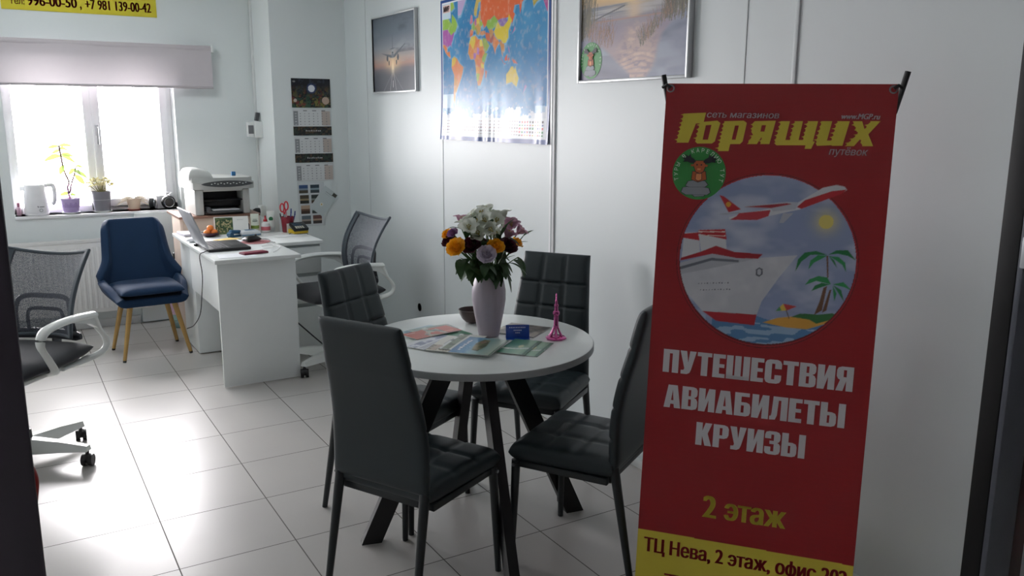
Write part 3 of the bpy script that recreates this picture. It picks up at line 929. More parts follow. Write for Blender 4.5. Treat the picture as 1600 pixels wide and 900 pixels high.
# tent calendar
tc_ = thing('desk_calendar', 'tent desk calendar with a green plant picture, standing beside the orange fruit', 'calendar', (1.275, 5.70, DZ), math.radians(-10))
A = Art(.215, .125, 130, '#e6e6e2')
A.rect(.008, .118, .006, .118, '#33502f')
n1 = A.fbm(.016, 5); n2 = A.fbm(.01, 9)
A.put((n1 > .5) * (A.X > .008) * (A.X < .118) * (A.Y > .006) * (A.Y < .118), '#6b7a4a', .8)
A.put((n2 > .58) * (A.X > .015) * (A.X < .11) * (A.Y > .02) * (A.Y < .11), '#c9b98e', .7)
A.put((n2 < .36) * (A.X > .008) * (A.X < .118) * (A.Y > .006) * (A.Y < .118), '#1f3a26', .8)
A.rect(.145, .185, .022, .025, '#9a9a98')
A.sheet('calendar_page', print_mat('calendar_print', .4), tc_, pos=lambda x, y: np.stack([x - .1075, -.045 + (.125 - y) * .32, (.125 - y) * .947], -1), thick=.0012)
MB().add([(-.1075, -.042, 0), (.1075, -.042, 0), (.1075, -.004, .117), (-.1075, -.004, .117), (-.1075, .04, 0), (.1075, .04, 0)], [(3, 2, 5, 4), (0, 4, 5, 1)]).build('calendar_stand', mat('cream_card', '#d8d2c2', 0.7), tc_, smooth=False)

fb = thing('fruit_dish', 'small dark dish at the far left of the desk holding orange fruit', 'dish', (1.13, 5.66, DZ))
MB().lathe([(.001, .004), (.035, .004), (.05, .012), (.058, .026), (.055, .027), (.047, .014), (.03, .007), (.001, .007)], 28, cap0=False, cap1=False).lathe([(.03, 0), (.034, .004)], 28).build('dish', mat('dark_plum_dish', '#4c2a35', 0.3), fb)
M_orange = mat('orange_peel', '#f0883a', 0.5, bump=.3, bscale=900, vary=.12)
for i, (x, y, z) in enumerate(((-.022, -.012, .028), (.024, -.01, .028), (.0, .026, .03), (.002, -.002, .056))):
    tag(MB().ball((0, 0, 0), .022, (1, 1, .86), 18).build('tangerine', M_orange, loc=(1.13 + x, 5.66 + y, DZ + z)),
        ('orange tangerine at the left in the dark dish', 'orange tangerine at the right in the dark dish', 'orange tangerine at the back of the dark dish', 'topmost orange tangerine in the dark dish')[i], 'fruit', 'tangerines in the dish')

M_stap = mat('teal_blue_plastic', '#1d5276', 0.35)
st_ = thing('stapler', 'dark blue desk stapler lying in front of the tent calendar', 'stapler', (1.262, 5.56, DZ), .6)
MB().box(-.05, .045, -.016, .016, 0, .012, .004).build('stapler_base', M_stap, st_)
MB().box(-.045, .045, -.014, .014, .02, .045, .008, M=Matrix.Rotation(.12, 4, 'Y')).cyl((-.04, -.016, .02), (-.04, .016, .02), .016).build('stapler_arm', M_stap, st_)
nb = thing('wipes_pack', 'white and blue pack of wipes lying by the stapler', 'pack', (1.36, 5.575, DZ), .05)
MB().pillow(lambda u, v: ((u * .062, v * .05, .019), (0, 0, 1)), lambda u, v: .019, lambda u, v: .018, 14, 14, p=8).build('pack_body', mat('wipes_white', '#d3d8dc', 0.35), nb)
MB().box(-.06, .06, -.05, -.0485, .008, .014, 0).box(-.03, .03, -.02, .02, .0375, .0392, .001).build('pack_label', mat('wipes_blue', '#3d6f93', 0.4), nb)
for i, (x, y, w, d, r, c) in enumerate(((1.19, 5.45, .14, .10, .5, '#e2c47a'), (1.16, 5.36, .20, .15, .15, '#d6dadd'), (1.56, 5.46, .16, .11, .2, '#e4e6e6'), (1.09, 4.79, .20, .14, -.1, '#dfe3e8'))):
    tag(MB().box(-w / 2, w / 2, -d / 2, d / 2, 0, .0012, 0).build('paper_note' if i == 0 else 'paper_sheet', mat('paper_' + ('yellow_note', 'sheet_grey', 'sheet_white', 'sheet_bluish')[i], c, .8), loc=(x, y, DZ + .0006 + .0015 * (i == 0)), rot=(0, 0, r)),
        ('yellow paper note under the tent calendar edge', 'white paper sheet lying behind the laptop keyboard', 'white paper sheet in front of the red pen cup', 'pale paper sheet at the front corner of the desk')[i], 'paper')
def squeeze_tube(name, x, y, h, w, c, capc, band, lab):
    t = thing(name, lab, 'tube', (x, y, DZ), -.2)
    body = MB()
    def f(u, v):
        k = v
        a = 2 * PI * u
        return (math.cos(a) * w * (1 if k < .9 else 1.04), math.sin(a) * w * (1 - .93 * k), .026 + (h - .026) * k)
    body.surf(f, [i / 24 for i in range(24)], [0, .25, .5, .75, .92, .94, 1], wrap_u=True).build('tube_body', mat(name + '_body_' + c[1:], c, .35), t, sharp=60)
    MB().lathe([(w * .8, 0), (w * .86, .002), (w * .86, .025), (w * .6, .0265)], 24).build('tube_cap', mat(name + '_cap_' + capc[1:], capc, .35), t)
    bd = MB()
    if band == 'disc':
        bd.lathe([(.001, 0), (w * .55, 0), (w * .55, .0006), (.001, .0006)], 24, M=Matrix.Translation((0, -w * .62, h * .62)) @ Matrix.Rotation(PI / 2 + .12, 4, 'X'))
        bd.build('tube_emblem', mat('tube_green', '#2c7a4b', .4), t)
    else:
        bd.surf(lambda u, v: (math.cos(2 * PI * u) * w * 1.012, math.sin(2 * PI * u) * w * (1 - .93 * (.02 + v * .2)) * 1.02, .028 + (h - .026) * (.02 + v * .2)), [i / 24 for i in range(24)], [0, 1], wrap_u=True)
        bd.build('tube_band', mat('tube_olive_band', '#7d9440', .4), t)
        MB().box(-w * .6, w * .6, -w * .70, -w * .66, h * .60, h * .66).box(-w * .5, w * .5, -w * .62, -w * .58, h * .70, h * .73).build('tube_print', mat('tube_print_grey', '#8a938c', .5), t)
    return t
squeeze_tube('hand_cream', 1.43, 5.70, .128, .026, '#e2e8da', '#c6cf9a', 'band', 'white hand cream tube with an olive green band on the desk')
squeeze_tube('hand_cream', 1.545, 5.73, .138, .026, '#e4ebe6', '#e8ecea', 'disc', 'white cream tube with a round green emblem beside the red pen cup')
gl = thing('glue_bottle', 'small white glue bottle with a red pointed cap between the cream tubes', 'bottle', (1.497, 5.69, DZ))
MB().lathe([(.026, 0), (.03, .004), (.03, .045), (.026, .062), (.014, .068), (.013, .074)], 24).build('bottle_body', mat('glue_white', '#e3e2e2', .4), gl)
MB().lathe([(.014, .074), (.013, .086), (.006, .094), (.004, .112)], 20).build('bottle_cap', mat('glue_red_cap', '#b3202f', .35), gl)
MB().lathe([(.0303, .015), (.0303, .04)], 24, cap0=False, cap1=False).build('bottle_label', mat('glue_label', '#cf6a76', .4), gl)
sb = thing('nasal_spray', 'tiny white bottle with a dark base between the calendar and the cream tube', 'bottle', (1.40, 5.80, DZ))
MB().lathe([(.016, 0), (.018, .003), (.018, .05), (.01, .06)], 18).build('bottle_body', mat('brown_vial', '#4a3f45', .3), sb)
MB().lathe([(.012, .06), (.012, .085), (.008, .088)], 18).build('bottle_cap', M_white_plastic, sb)
pc = thing('pen_cup', 'translucent red pen cup on the desk return', 'pen cup', (1.63, 5.63, DZ))
M_redcup = mat('red_translucent_plastic', '#8e2a38', .25, alpha=.9)
MB().lathe([(.034, 0), (.036, .003), (.044, .105), (.0415, .105), (.034, .005), (.001, .005)], 28, cap1=False).build('cup_body', M_redcup, pc)
MB().box(-.02, .018, -.046, -.0445, .002, .062, .0005).build('cup_label', mat('cup_paper_label', '#dcdcdc', .6), pc)
scs = thing('scissors', 'red handled scissors standing in the red pen cup', 'scissors', (1.612, 5.63, DZ + .006))
hd = MB()
for s in (-1, 1):
    hd.tube([(s * .014 + .013 * math.cos(a), .0, .165 + s * .006 + .028 * math.sin(a)) for a in [2 * PI * i / 20 for i in range(20)]], .0045, 8, closed=True)
    hd.tube([(s * .009, 0, .14 + s * .006), (0, 0, .115)], .0045, 8)
hd.build('scissor_handle', mat('scissor_red', '#cf2334', .35), scs)
MB().box(-.008, .008, -.0015, .0015, .004, .118, .0006).build('blade', mat('steel_blade', '#a9acb0', .25, metal=.9), scs)
for i, (x, y, tx, ty, h, c, lab) in enumerate(((.012, .012, .02, .0, .150, '#2a3c94', 'blue pen standing at the right of the red pen cup'), (.02, -.005, .03, -.01, .135, '#23337e', 'shorter blue pen at the right rim of the red pen cup'), (0, .015, .004, .02, .140, '#d79aa4', 'pink pencil standing at the back of the red pen cup'), (-.018, .012, -.022, .015, .12, '#2b2b30', 'black pen standing at the left of the red pen cup'))):
    t = thing('pen', lab, 'pen', (1.63 + x, 5.63 + y, DZ + .006), 0, 'pens in the red cup')
    MB().tube([(0, 0, 0), (tx * .9, ty * .9, h * .8)], .004, 10).build('pen_barrel', mat('pen_' + c[1:], c, .3), t)
    MB().tube([(tx * .9, ty * .9, h * .8), (tx, ty, h)], [.0046, .0035], 10).build('pen_cap', mat('pencap_' + c[1:], c, .25), t)
ct = thing('card_terminal', 'yellow and black card payment terminal at the right end of the desk return', 'card terminal', (1.68, 5.545, DZ + .0005), math.radians(8))
MB().prism([(-.05, -.035), (.05, -.035), (.056, .045), (-.056, .045)], 0, .026).build('terminal_base', mat('terminal_yellow', '#d9b92a', .4), ct)
Rt = Matrix.Translation((0, .0, .03)) @ Matrix.Rotation(math.radians(24), 4, 'X')
MB().box(-.052, .052, -.04, .05, 0, .022, .005, M=Rt).build('terminal_body', mat('terminal_black', '#1c1f22', .35), ct)
MB().box(-.04, .022, -.005, .042, .0221, .0232, .0005, M=Rt).build('terminal_screen', mat('terminal_screen', '#2b3a47', .15), ct)
kb = MB()
for r in range(3):
    for k in range(4): kb.box(-.038 + k * .016, -.026 + k * .016, -.034 + r * .010, -.027 + r * .010, .0221, .024, .0008, M=Rt)
kb.build('terminal_keys', mat('terminal_keys', '#c9c7b8', .5), ct)
tag(MB().tube(spline([(1.625, 5.54, DZ + .004), (1.60, 5.50, DZ + .003), (1.63, 5.47, DZ + .003), (1.695, 5.48, DZ + .003), (1.709, 5.47, DZ + .003), (1.719, 5.48, .715), (1.722, 5.56, .55), (1.722, 5.68, .40)], 8), .0022, 6).build('terminal_cable', M_cable_b), 'thin black cable lying in front of the yellow card terminal', 'cable')
tag(MB().tube(spline([(1.41, 4.93, .33), (1.43, 4.85, .30), (1.50, 4.74, .22), (1.58, 4.66, .13), (1.64, 4.56, .03), (1.70, 4.48, .0045), (1.80, 4.44, .0045), (1.95, 4.46, .0045)], 10), .004, 8).build('power_cable', M_cable_b), 'black power cable hanging from under the desk down to the floor behind the grey chairs', 'cable')
tag(MB().lathe([(.019, -.002), (.026, -.003), (.026, .001), (.019, .001)], 24, cap0=False, cap1=False, M=Matrix.Translation((WX, 4.915, .281)) @ Matrix.Rotation(PI / 2, 4, 'Y') @ Matrix.Diagonal((1, 1, 1, 1))).lathe([(.001, -.0008), (.02, -.0008)], 24, cap0=False, cap1=True, M=Matrix.Translation((WX, 4.915, .281)) @ Matrix.Rotation(PI / 2, 4, 'Y')).build('cable_grommet', M_rubber), 'round black cable hole low in the panel wall behind the table', 'cable hole')

# big water bottle by the wall
M_pet = bpy.data.materials.new('clear_teal_plastic'); M_pet.use_nodes = True
_b = M_pet.node_tree.nodes['Principled BSDF']; _b.inputs['Base Color'].default_value = lin('#a9cfcb') + (1,); _b.inputs['Roughness'].default_value = .12; _b.inputs['Alpha'].default_value = .55
wbt = thing('water_bottle', 'large clear plastic water bottle with a pink label on the floor behind the blue chair', 'bottle', (1.03, 6.36, 0))
prof = [(.07, 0), (.078, .008), (.078, .05), (.074, .055), (.078, .06), (.078, .20), (.074, .206), (.078, .212), (.074, .26), (.05, .30), (.024, .325), (.022, .34)]
MB().lathe(prof, 32).build('bottle_body', M_pet, wbt)
MB().lathe([(.0788, .10), (.0788, .195)], 32, cap0=False, cap1=False).build('bottle_label', mat('pink_lilac_label', '#c9a6bd', .4, vary=.25, scale=40), wbt)
MB().lathe([(.025, .338), (.025, .362), (.022, .364)], 24).build('bottle_cap', mat('blue_cap', '#4a8ab0', .4), wbt)

# ------------------------------------------------------------------ window wall: blind, radiator, sill things
M_blind = mat('pale_blind_fabric', '#cdc6ca', 0.8, vary=.02, scale=30, transl=.07)
bl = thing('roller_blind', 'pale roller blind half rolled down over the top of the window', 'blind', (.6, WY - .05, 1.99))
MB().cyl((-.82, 0, -.012), (.80, 0, -.012), .021, seg=20).build('roller', M_blind, bl)
def blf(u, v): return (u * .80, -.018 + .0025 * math.sin(u * 9 + v * 2), -.012 - v * .272)
MB().surf(blf, [-1 + 2 * i / 24 for i in range(25)], [0, .25, .5, .75, 1]).build('blind_fabric', M_blind, bl, sharp=180)
MB().cyl((-.8, -.018, -.286), (.8, -.018, -.286), .0085, seg=12).build('bottom_bar', mat('blind_bar', '#b9b2b6', .5), bl)
MB().box(.80, .815, -.03, .049, -.04, .015, .003).build('blind_bracket', M_white_plastic, bl)

rad = thing('radiator', 'white ribbed panel radiator under the window', 'radiator', (.35, WY - .09, .13))
MB().box(-.62, .545, -.016, -.004, .0, .50, .004).box(-.62, .545, .03, .042, .0, .50, .004).build('panel', mat('radiator_enamel', '#e3e3e1', .3), rad)
rb = MB()
for i in range(34):
    x = -.605 + i * .034
    rb.box(x, x + .018, -.0215, -.0155, .03, .47, .0025)
rb.build('ribs', MATS['radiator_enamel'], rad)
gr = MB().box(-.62, .545, -.016, -.010, .501, .522, .001).box(-.62, .545, .036, .042, .501, .522, .001)
for i in range(110):
    x = -.617 + i * .01055
    gr.box(x, x + .004, -.011, .037, .512, .522)
gr.build('top_grille', MATS['radiator_enamel'], rad)
MB().box(-.3, -.28, .042, .086, .1, .42).box(.2, .22, .042, .086, .1, .42).build('wall_bracket', M_white_plastic, rad)

SZ, SY = WIN1[2] + .0005, WY + .055
kt = thing('kettle', 'white electric kettle at the left end of the window sill', 'kettle', (.195, SY, SZ))
M_kettle = mat('kettle_white', '#e9e9ec', .3)
MB().lathe([(.072, .0), (.075, .004), (.075, .018), (.072, .02)], 32).build('kettle_base', M_kettle, kt)
MB().lathe([(.074, .021), (.075, .03), (.072, .12), (.066, .19), (.064, .205), (.058, .212), (.001, .214)], 36, cap1=False).build('kettle_body', M_kettle, kt)
MB().tube(spline([(.06, 0, .20), (.10, 0, .205), (.115, 0, .19), (.118, 0, .13), (.11, 0, .085), (.095, 0, .07)], 6), .014, 12, flat=.8, up=(0, 1, 0)).build('kettle_handle', M_kettle, kt)
MB().prism([(-.064, -.02), (-.09, 0), (-.064, .02)], .17, .20).build('kettle_spout', M_kettle, kt)
mk = MB().lathe([(.001, 0), (.006, 0), (.006, .001), (.001, .001)], 16, M=Matrix.Translation((.005, -.0725, .062)) @ Matrix.Rotation(PI / 2, 4, 'X')).box(.016, .045, -.073, -.070, .060, .064)
mk.tube([(.024 + .010 * math.cos(a), -.0738, .038 + .010 * math.sin(a)) for a in [2 * PI * i / 20 for i in range(20)]], .0012, 6, closed=True)
mk.build('kettle_mark', mat('mark_grey', '#56585c', .4), kt)
sm = thing('small_bottle', 'little pink bottle at the far left of the sill beside the white kettle', 'bottle', (.088, SY + .02, SZ))
MB().lathe([(.014, 0), (.015, .003), (.015, .05), (.008, .06)], 18).build('bottle_body', mat('pale_pink_bottle', '#c5a3b3', .4), sm)
MB().lathe([(.009, .06), (.009, .085), (.007, .087)], 14).build('bottle_cap', mat('plum_cap', '#7b4459', .4), sm)

M_leaf_y = mat('sunlit_leaf', '#93a95a', .5, vary=.25, scale=30, transl=.18)
M_stem = mat('mauve_brown_stem', '#6e4a52', .6)
M_soil = mat('potting_soil', '#3b2e27', .9)
def leaf(mb, base, dirv, L, W, droop=.3, up=(0, 0, 1), n=6):
    d = Vector(dirv).normalized(); side = d.cross(Vector(up))
    if side.length < 1e-4: side = d.orthogonal()
    side.normalize(); nrm = side.cross(d)
    V, F = [], []
    for i in range(n + 1):
        t = i / n
        w = W * math.sin(PI * min(1, t * .94 + .03)) ** .8 * (1 - .25 * t)
        c = Vector(base) + d * (L * t) + Vector((0, 0, -1)) * (droop * L * t * t)
        V += [tuple(c - side * w / 2 + nrm * w * .12), tuple(c), tuple(c + side * w / 2 + nrm * w * .12)]
    for i in range(n):
        a = i * 3
        F += [(a, a + 1, a + 4, a + 3), (a + 1, a + 2, a + 5, a + 4)]
    mb.add(V, F)
def pot(t, r0, r1, h, m, rim=True, saucer=None):
    MB().lathe([(r0, .008), (r0 + .001, .01), (r1, h), (r1 - .004, h), (r0 - .002, .02), (.001, .02)], 32, cap1=False).build('pot', m, t)
    MB().lathe([(.001, h - .012), (r1 - .005, h - .012)], 24, cap0=False, cap1=False).build('soil', M_soil, t)
    MB().lathe([(r0 + .004, 0), (r0 + .008, .002), (r0 + .012, .012), (r0 + .009, .012), (r0 + .004, .004), (.001, .004)], 32, cap1=False).build('saucer', saucer or M_white_plastic, t)
p1 = thing('potted_plant', 'tall sparse leafy plant in a lilac pot on the window sill', 'potted plant', (.405, SY, SZ))
pot(p1, .046, .066, .108, mat('lilac_pot', '#b9a5d3', .4))
MB().lathe([(.0562, .045), (.0615, .08)], 12, cap0=False, cap1=False, M=Matrix.Diagonal((1.004, 1.004, 1, 1))).build('pot_pattern', mat('pot_speckle', '#a893c6', .4, vary=.5, scale=180), p1)
MB().tube(spline([(0, 0, .095), (-.008, 0, .18), (.004, 0, .22), (-.02, 0, .30), (-.03, .0, .40), (-.036, .0, .47)], 8), .006, 8).tube(spline([(0, 0, .14), (.02, 0, .21), (.045, 0, .28), (.055, 0, .325)], 8), .005, 8).build('stem', M_stem, p1)
lf = MB(); R = random.Random(4)
for (b_, d, L, W, dr) in (((-.036, 0, .47), (1, .1, .25), .085, .028, .25), ((-.036, 0, .468), (-1, -.2, .05), .075, .026, .2), ((-.03, 0, .44), (-1, -.3, -.1), .06, .026, .3), ((-.03, 0, .40), (-1, -.2, .05), .11, .045, .35), ((-.03, 0, .41), (1, -.2, .3), .09, .03, .5), ((-.028, 0, .40), (1, .1, -.1), .09, .034, .5), ((-.02, 0, .34), (-.4, -.6, -.8), .08, .035, .1), ((.055, 0, .325), (1, .2, .3), .06, .028, .5), ((.05, 0, .29), (.9, -.4, -.2), .08, .035, .4), ((.05, 0, .31), (-.6, -.4, -.2), .06, .03, .4), ((.045, 0, .27), (.8, -.3, -.9), .085, .04, .1), ((.05, 0, .30), (.4, -.8, .1), .06, .03, .6), ((0, 0, .14), (-1, -.2, .2), .065, .03, .3), ((0, 0, .13), (1, -.3, .3), .05, .024, .4), ((-.034, 0, .45), (.9, -.5, .4), .06, .025, .5)):
    leaf(lf, b_, d, L, W * 1.15, dr, up=(R.uniform(-.3, .3), -1, R.uniform(.2, .9)))
lf.build('foliage', M_leaf_y, p1, weld=False)
MB().tube(spline([(-.012, -.003, .19), (0, -.006, .10), (.016, -.003, .19)], 5), .0025, 6).tube(spline([(-.018, -.004, .20), (.0, -.008, .195), (.024, -.004, .20)], 5), .003, 6).build('plant_tie', mat('pink_ribbon', '#c77fc1', .5), p1)
p2 = thing('potted_plant', 'bushy pale succulent in a grey pot in the middle of the window sill', 'potted plant', (.605, SY, SZ))
pot(p2, .05, .068, .148, mat('grey_pot', '#83828a', .5))
MB().lathe([(.0618, .088), (.0622, .092)], 32, cap0=False, cap1=False, M=Matrix.Diagonal((1.01, 1.01, 1, 1))).build('pot_line', mat('pot_line', '#b2b1b7', .5), p2)
lf = MB(); sf = MB()
for k in range(26):
    a = R.uniform(0, 2 * PI); e = R.uniform(.2, 1.0); r = R.uniform(.02, .085)
    tip = (r * math.cos(a), r * math.sin(a) * .7, .15 + (.095 - r * .5) * R.uniform(.5, 1.15))
    sf.tube([(.2 * r * math.cos(a), .2 * r * math.sin(a), .135), tip], .0018, 5)
    for q in range(6):
        b2 = R.uniform(0, 2 * PI)
        leaf(lf, tip, (math.cos(b2), math.sin(b2), R.uniform(.0, .9)), R.uniform(.016, .032), .014, .1, up=(R.uniform(-1, 1), -1, R.uniform(-.5, 1)), n=3)
lf.build('foliage', mat('pale_cream_leaf', '#c9c29a', .6, vary=.2, transl=.2), p2, weld=False)
sf.build('stem', mat('olive_stem', '#7d7a52', .6), p2)
p3 = thing('potted_plant', 'small violet plant with drooping leaves in a cream pot on a red saucer', 'potted plant', (.815, SY, SZ))
pot(p3, .034, .05, .088, mat('cream_pot', '#dcc7b0', .5), saucer=mat('brick_red_saucer', '#8d3f38', .5))
lf = MB()
for k, (dx, dz) in enumerate(((-1, .35), (1, .3), (-.9, .15), (.9, .1), (-.5, .3), (.6, .35), (0, .3))):
    leaf(lf, (0, 0, .08), (dx, -.3 + .2 * (k % 3), dz), .10 + .012 * (k % 3), .035, .55, up=(0, -.7, .7))
lf.build('foliage', mat('grey_green_leaf', '#a29a8d', .5, transl=.3), p3, weld=False)
fl = MB()
for k in range(5):
    a = 2 * PI * k / 5
    leaf(fl, (0, -.01, .108), (math.cos(a), math.sin(a), .3), .018, .014, .1, n=3)
fl.tube([(0, -.005, .08), (0, -.01, .108)], .0015, 5)
fl.build('blossom', mat('violet_blossom', '#8a5a95', .5), p3, weld=False)
hp = thing('headphones', 'black over-ear headphones lying on the right end of the window sill', 'headphones', (1.05, WY + .035, SZ))
def cupm(x, y, z, r, rx, name):
    Mx = Matrix.Translation((x, y, z)) @ Matrix.Rotation(rx, 4, 'Z') @ Matrix.Rotation(PI / 2, 4, 'X')
    c_ = MB().lathe([(r * .75, -.022), (r, -.018), (r * 1.02, 0), (r * .9, .012), (r * .55, .014)], 28, M=Mx).build('ear_cup', M_black_plastic, hp)
    MB().tube([tuple(Mx @ Vector((r * .72 * math.cos(a), r * .72 * math.sin(a), .013))) for a in [2 * PI * i / 24 for i in range(24)]], .003, 8, closed=True).build('cup_ring', mat('chrome_ring', '#d5d7da', .15, metal=.9), c_)
cupm(0, 0, .05, .049, .15, 'a'); cupm(-.105, .03, .045, .042, 1.2, 'b')
MB().tube(spline([(.0, .015, .098), (.03, .07, .115), (-.03, .11, .11), (-.09, .09, .10), (-.105, .035, .088)], 7), .009, 10, flat=.5, up=(0, 0, 1)).build('headband', mat('pearl_headband', '#d9d9dd', .3), hp)
tag(MB().box(-.03, .03, -.02, .02, 0, .095, .003).build('small_carton', mat('white_carton', '#e2dfe0', .6), loc=(1.005, WY + .11, SZ), rot=(0, 0, .15)), 'small white carton standing behind the headphones on the sill', 'box')

# ------------------------------------------------------------------ corner: cable duct, boxes
M_duct = mat('white_cable_duct', '#dcdfde', .4)
tag(MB().box(PX - .016, PX, WY - .05, WY - .034, .80, CZ - .0, .002).box(PX - .012, PX, WY - .018, WY - .006, .8, CZ, .002).build('cable_duct', M_duct), 'thin white cable duct running up the corner beside the pier', 'cable duct')
cbx = thing('control_box', 'small white wall box with a grey display in the corner beside the pier', 'wall box', (PX, 6.50, 1.345))
MB().box(-.055, -.0005, -.065, .065, .0, .118, .004).build('box_body', M_white_plastic, cbx)
MB().box(-.10, -.0555, -.03, .03, .005, .113, .004).build('box_cover', M_white_plastic, cbx)
MB().box(-.098, -.06, -.0315, -.0301, .028, .09, .0005).build('box_display', mat('grey_display', '#6d6f72', .3), cbx)
tag(MB().box(-.03, -.004, -.02, .02, 0, .062, .003, M=Matrix.Rotation(.2, 4, 'Y')).build('remote_control', mat('dark_grey_remote', '#4c4d50', .4), loc=(PX - .012, 6.50, 1.4635)), 'dark grey remote propped on top of the white wall box', 'remote control')
sk = thing('wall_socket', 'white surface socket low on the pier side behind the printer', 'socket', (PX, 6.50, .75))
MB().box(-.04, -.0005, -.045, .045, 0, .085, .006).build('socket_box', M_white_plastic, sk)
MB().lathe([(.022, 0), (.024, .004), (.024, .03), (.014, .05)], 20, M=Matrix.Translation((-.04, 0, .042)) @ Matrix.Rotation(-PI / 2, 4, 'Y')).build('plug', M_black_plastic, sk)

# ------------------------------------------------------------------ pictures and posters
M_print = print_mat('glossy_print', .38)
M_silver = mat('silver_picture_frame', '#c4c7c9', .35, metal=.35)
def wall_art(root, A, y_left, z_top, off):
    """artwork on the map wall, x runs from the far end towards the doorway"""
    return A.sheet('print', M_print, root, pos=lambda x, y: np.stack([np.full_like(x, WX - off - root.location.x), y_left - x - root.location.y, z_top - y - root.location.z], -1))
def frame_on_wall(root, y0, y1, z0, z1, depth=.024, w=.011):
    X = root.location
    o = Matrix.Translation((-X.x, -X.y, -X.z))
    f = MB()
    f.box(WX - depth, WX - .001, y0, y0 + w, z0, z1, .002, M=o).box(WX - depth, WX - .001, y1 - w, y1, z0, z1, .002, M=o)
    f.box(WX - depth, WX - .001, y0 + w, y1 - w, z0, z0 + w, .002, M=o).box(WX - depth, WX - .001, y0 + w, y1 - w, z1 - w, z1, .002, M=o)
    f.build('picture_frame', M_silver, root)

# aircraft at sunset
pa = thing('framed_picture', 'silver framed picture of an airliner over a runway at sunset, left of the map', 'picture', (WX, 5.215, 1.655))
frame_on_wall(pa, 4.865, 5.565, 1.655, 2.15)
A = Art(.678, .473, 170, '#5a636e')
u, v = A.X / A.w, A.Y / A.h
A.C = A.ramp(np.clip(v, 0, 1), [(0, '#59636f'), (.25, '#697480'), (.42, '#8b9098'), (.56, '#a89a94'), (.64, '#b08a7b'), (.70, '#6c6970'), (.78, '#585b64'), (1, '#50545c')])
c1 = A.fbm(.13, 3, (1.8, .8)); c2 = A.fbm(.07, 8, (2.2, .6))
A.put(np.clip((c1 - .48) * 3, 0, 1) * (v < .62) * np.clip((v - .12) * 3, 0, 1), '#b8bcc0', .75)
A.put(np.clip((c2 - .52) * 4, 0, 1) * (v < .5) * (u > .5), '#454f5b', .7)
A.put(np.clip((c2 - .45) * 3, 0, 1) * np.exp(-((v - .62) / .05) ** 2), '#d79a80', .8)
A.put(np.exp(-(((u - .47) / .16) ** 2 + ((v - .62) / .10) ** 2)), '#f0cfa2', .75)
A.put(np.exp(-(((u - .47) / .03) ** 2 + ((v - .68) / .08) ** 2)), '#ffe9c4', .9)
for s in (-1, 1):
    A.line((.47 * A.w + s * .006, .72 * A.h), (.47 * A.w + s * .05, A.h), .004, '#b9b2b4')
    A.line((.47 * A.w + s * .01, .76 * A.h), (.47 * A.w + s * .16, A.h), .0025, '#8e8b91')
A.line((.47 * A.w, .86 * A.h), (.47 * A.w, .95 * A.h), .008, '#c6c2c4')
cx, cy = .47 * A.w, .505 * A.h
A.poly([(cx - .003, cy - .12), (cx + .003, cy - .12), (cx + .005, cy - .02), (cx - .005, cy - .02)], '#5d6670')
A.poly([(cx - .19, cy - .012), (cx - .02, cy + .006), (cx + .02, cy + .006), (cx + .20, cy - .055), (cx + .20, cy - .048), (cx + .03, cy + .024), (cx - .03, cy + .024)], '#5f666e')
A.poly([(cx - .06, cy - .028), (cx, cy - .038), (cx + .06, cy - .036), (cx, cy - .028)], '#626a73')
A.disc(cx, cy, .023, '#a4a8ac', .027); A.disc(cx, cy + .010, .02, '#7b8187', .015); A.rect(cx - .012, cx + .012, cy - .012, cy - .006, '#3b4149')
for s in (-1, 1):
    A.disc(cx + s * .085, cy + .025, .015, '#4b5159', .02); A.disc(cx + s * .06, cy + .055, .008, '#43484f', .017)
wall_art(pa, A, 5.554, 2.139, .012)

# world map
mp = thing('world_map', 'large glossy political world map poster in a blue border on the panel wall', 'map', (WX, 3.97, 1.372))
MW, MH = 1.145, .778
A = Art(MW, MH, 330, '#2f4f8f')
A.rect(.018, MW - .018, .014, MH - .022, '#e9edf2')
ix0, ix1, iy0, iy1 = .026, MW - .026, .022, .655
A.rect(ix0, ix1, iy0, iy1, '#2c7db2')
n1 = A.fbm(.16, 21, (1, 1.4)); n2 = A.fbm(.05, 23)
sea = ((A.X > ix0) & (A.X < ix1) & (A.Y > iy0) & (A.Y < iy1)).astype(float)
A.put(np.clip((n1 - .5) * 3, 0, 1) * sea, '#4f9cc9', .7); A.put(np.clip((.45 - n1) * 3, 0, 1) * sea, '#1f6aa4', .7)
def ll(lon, lat):
    m = math.degrees(math.log(math.tan(math.radians(45 + max(-80, min(80, lat)) / 2))))
    return ((.39 + (lon - 20) / 368) * MW, (99 - m * .95) / 214 * .775)
def land(pts, c, shelf=True):
    P = [ll(*q) for q in pts]
    if shelf: SHELF.append(P)
    LAND.append((P, c))
SHELF, LAND = [], []
land([(-125, 49), (-123, 60), (-115, 69), (-95, 72), (-82, 68), (-94, 60), (-80, 54), (-78, 62), (-65, 58), (-56, 52), (-66, 45), (-82, 42), (-95, 49)], '#8fb74a')
land([(-112, 72), (-80, 74), (-68, 66), (-80, 64), (-100, 68)], '#9dbf58')
land([(-125, 49), (-95, 49), (-82, 42), (-68, 46), (-76, 36), (-81, 31), (-80, 26), (-84, 30), (-97, 27), (-106, 31), (-117, 33), (-124, 41)], '#a95aa6')
land([(-117, 32), (-106, 31), (-97, 26), (-97, 20), (-88, 21), (-84, 10), (-80, 8), (-86, 11), (-97, 15), (-105, 20)], '#d77f47')
land([(-55, 60), (-43, 60), (-22, 70), (-20, 80), (-60, 79), (-55, 70)], '#b9a7cf')
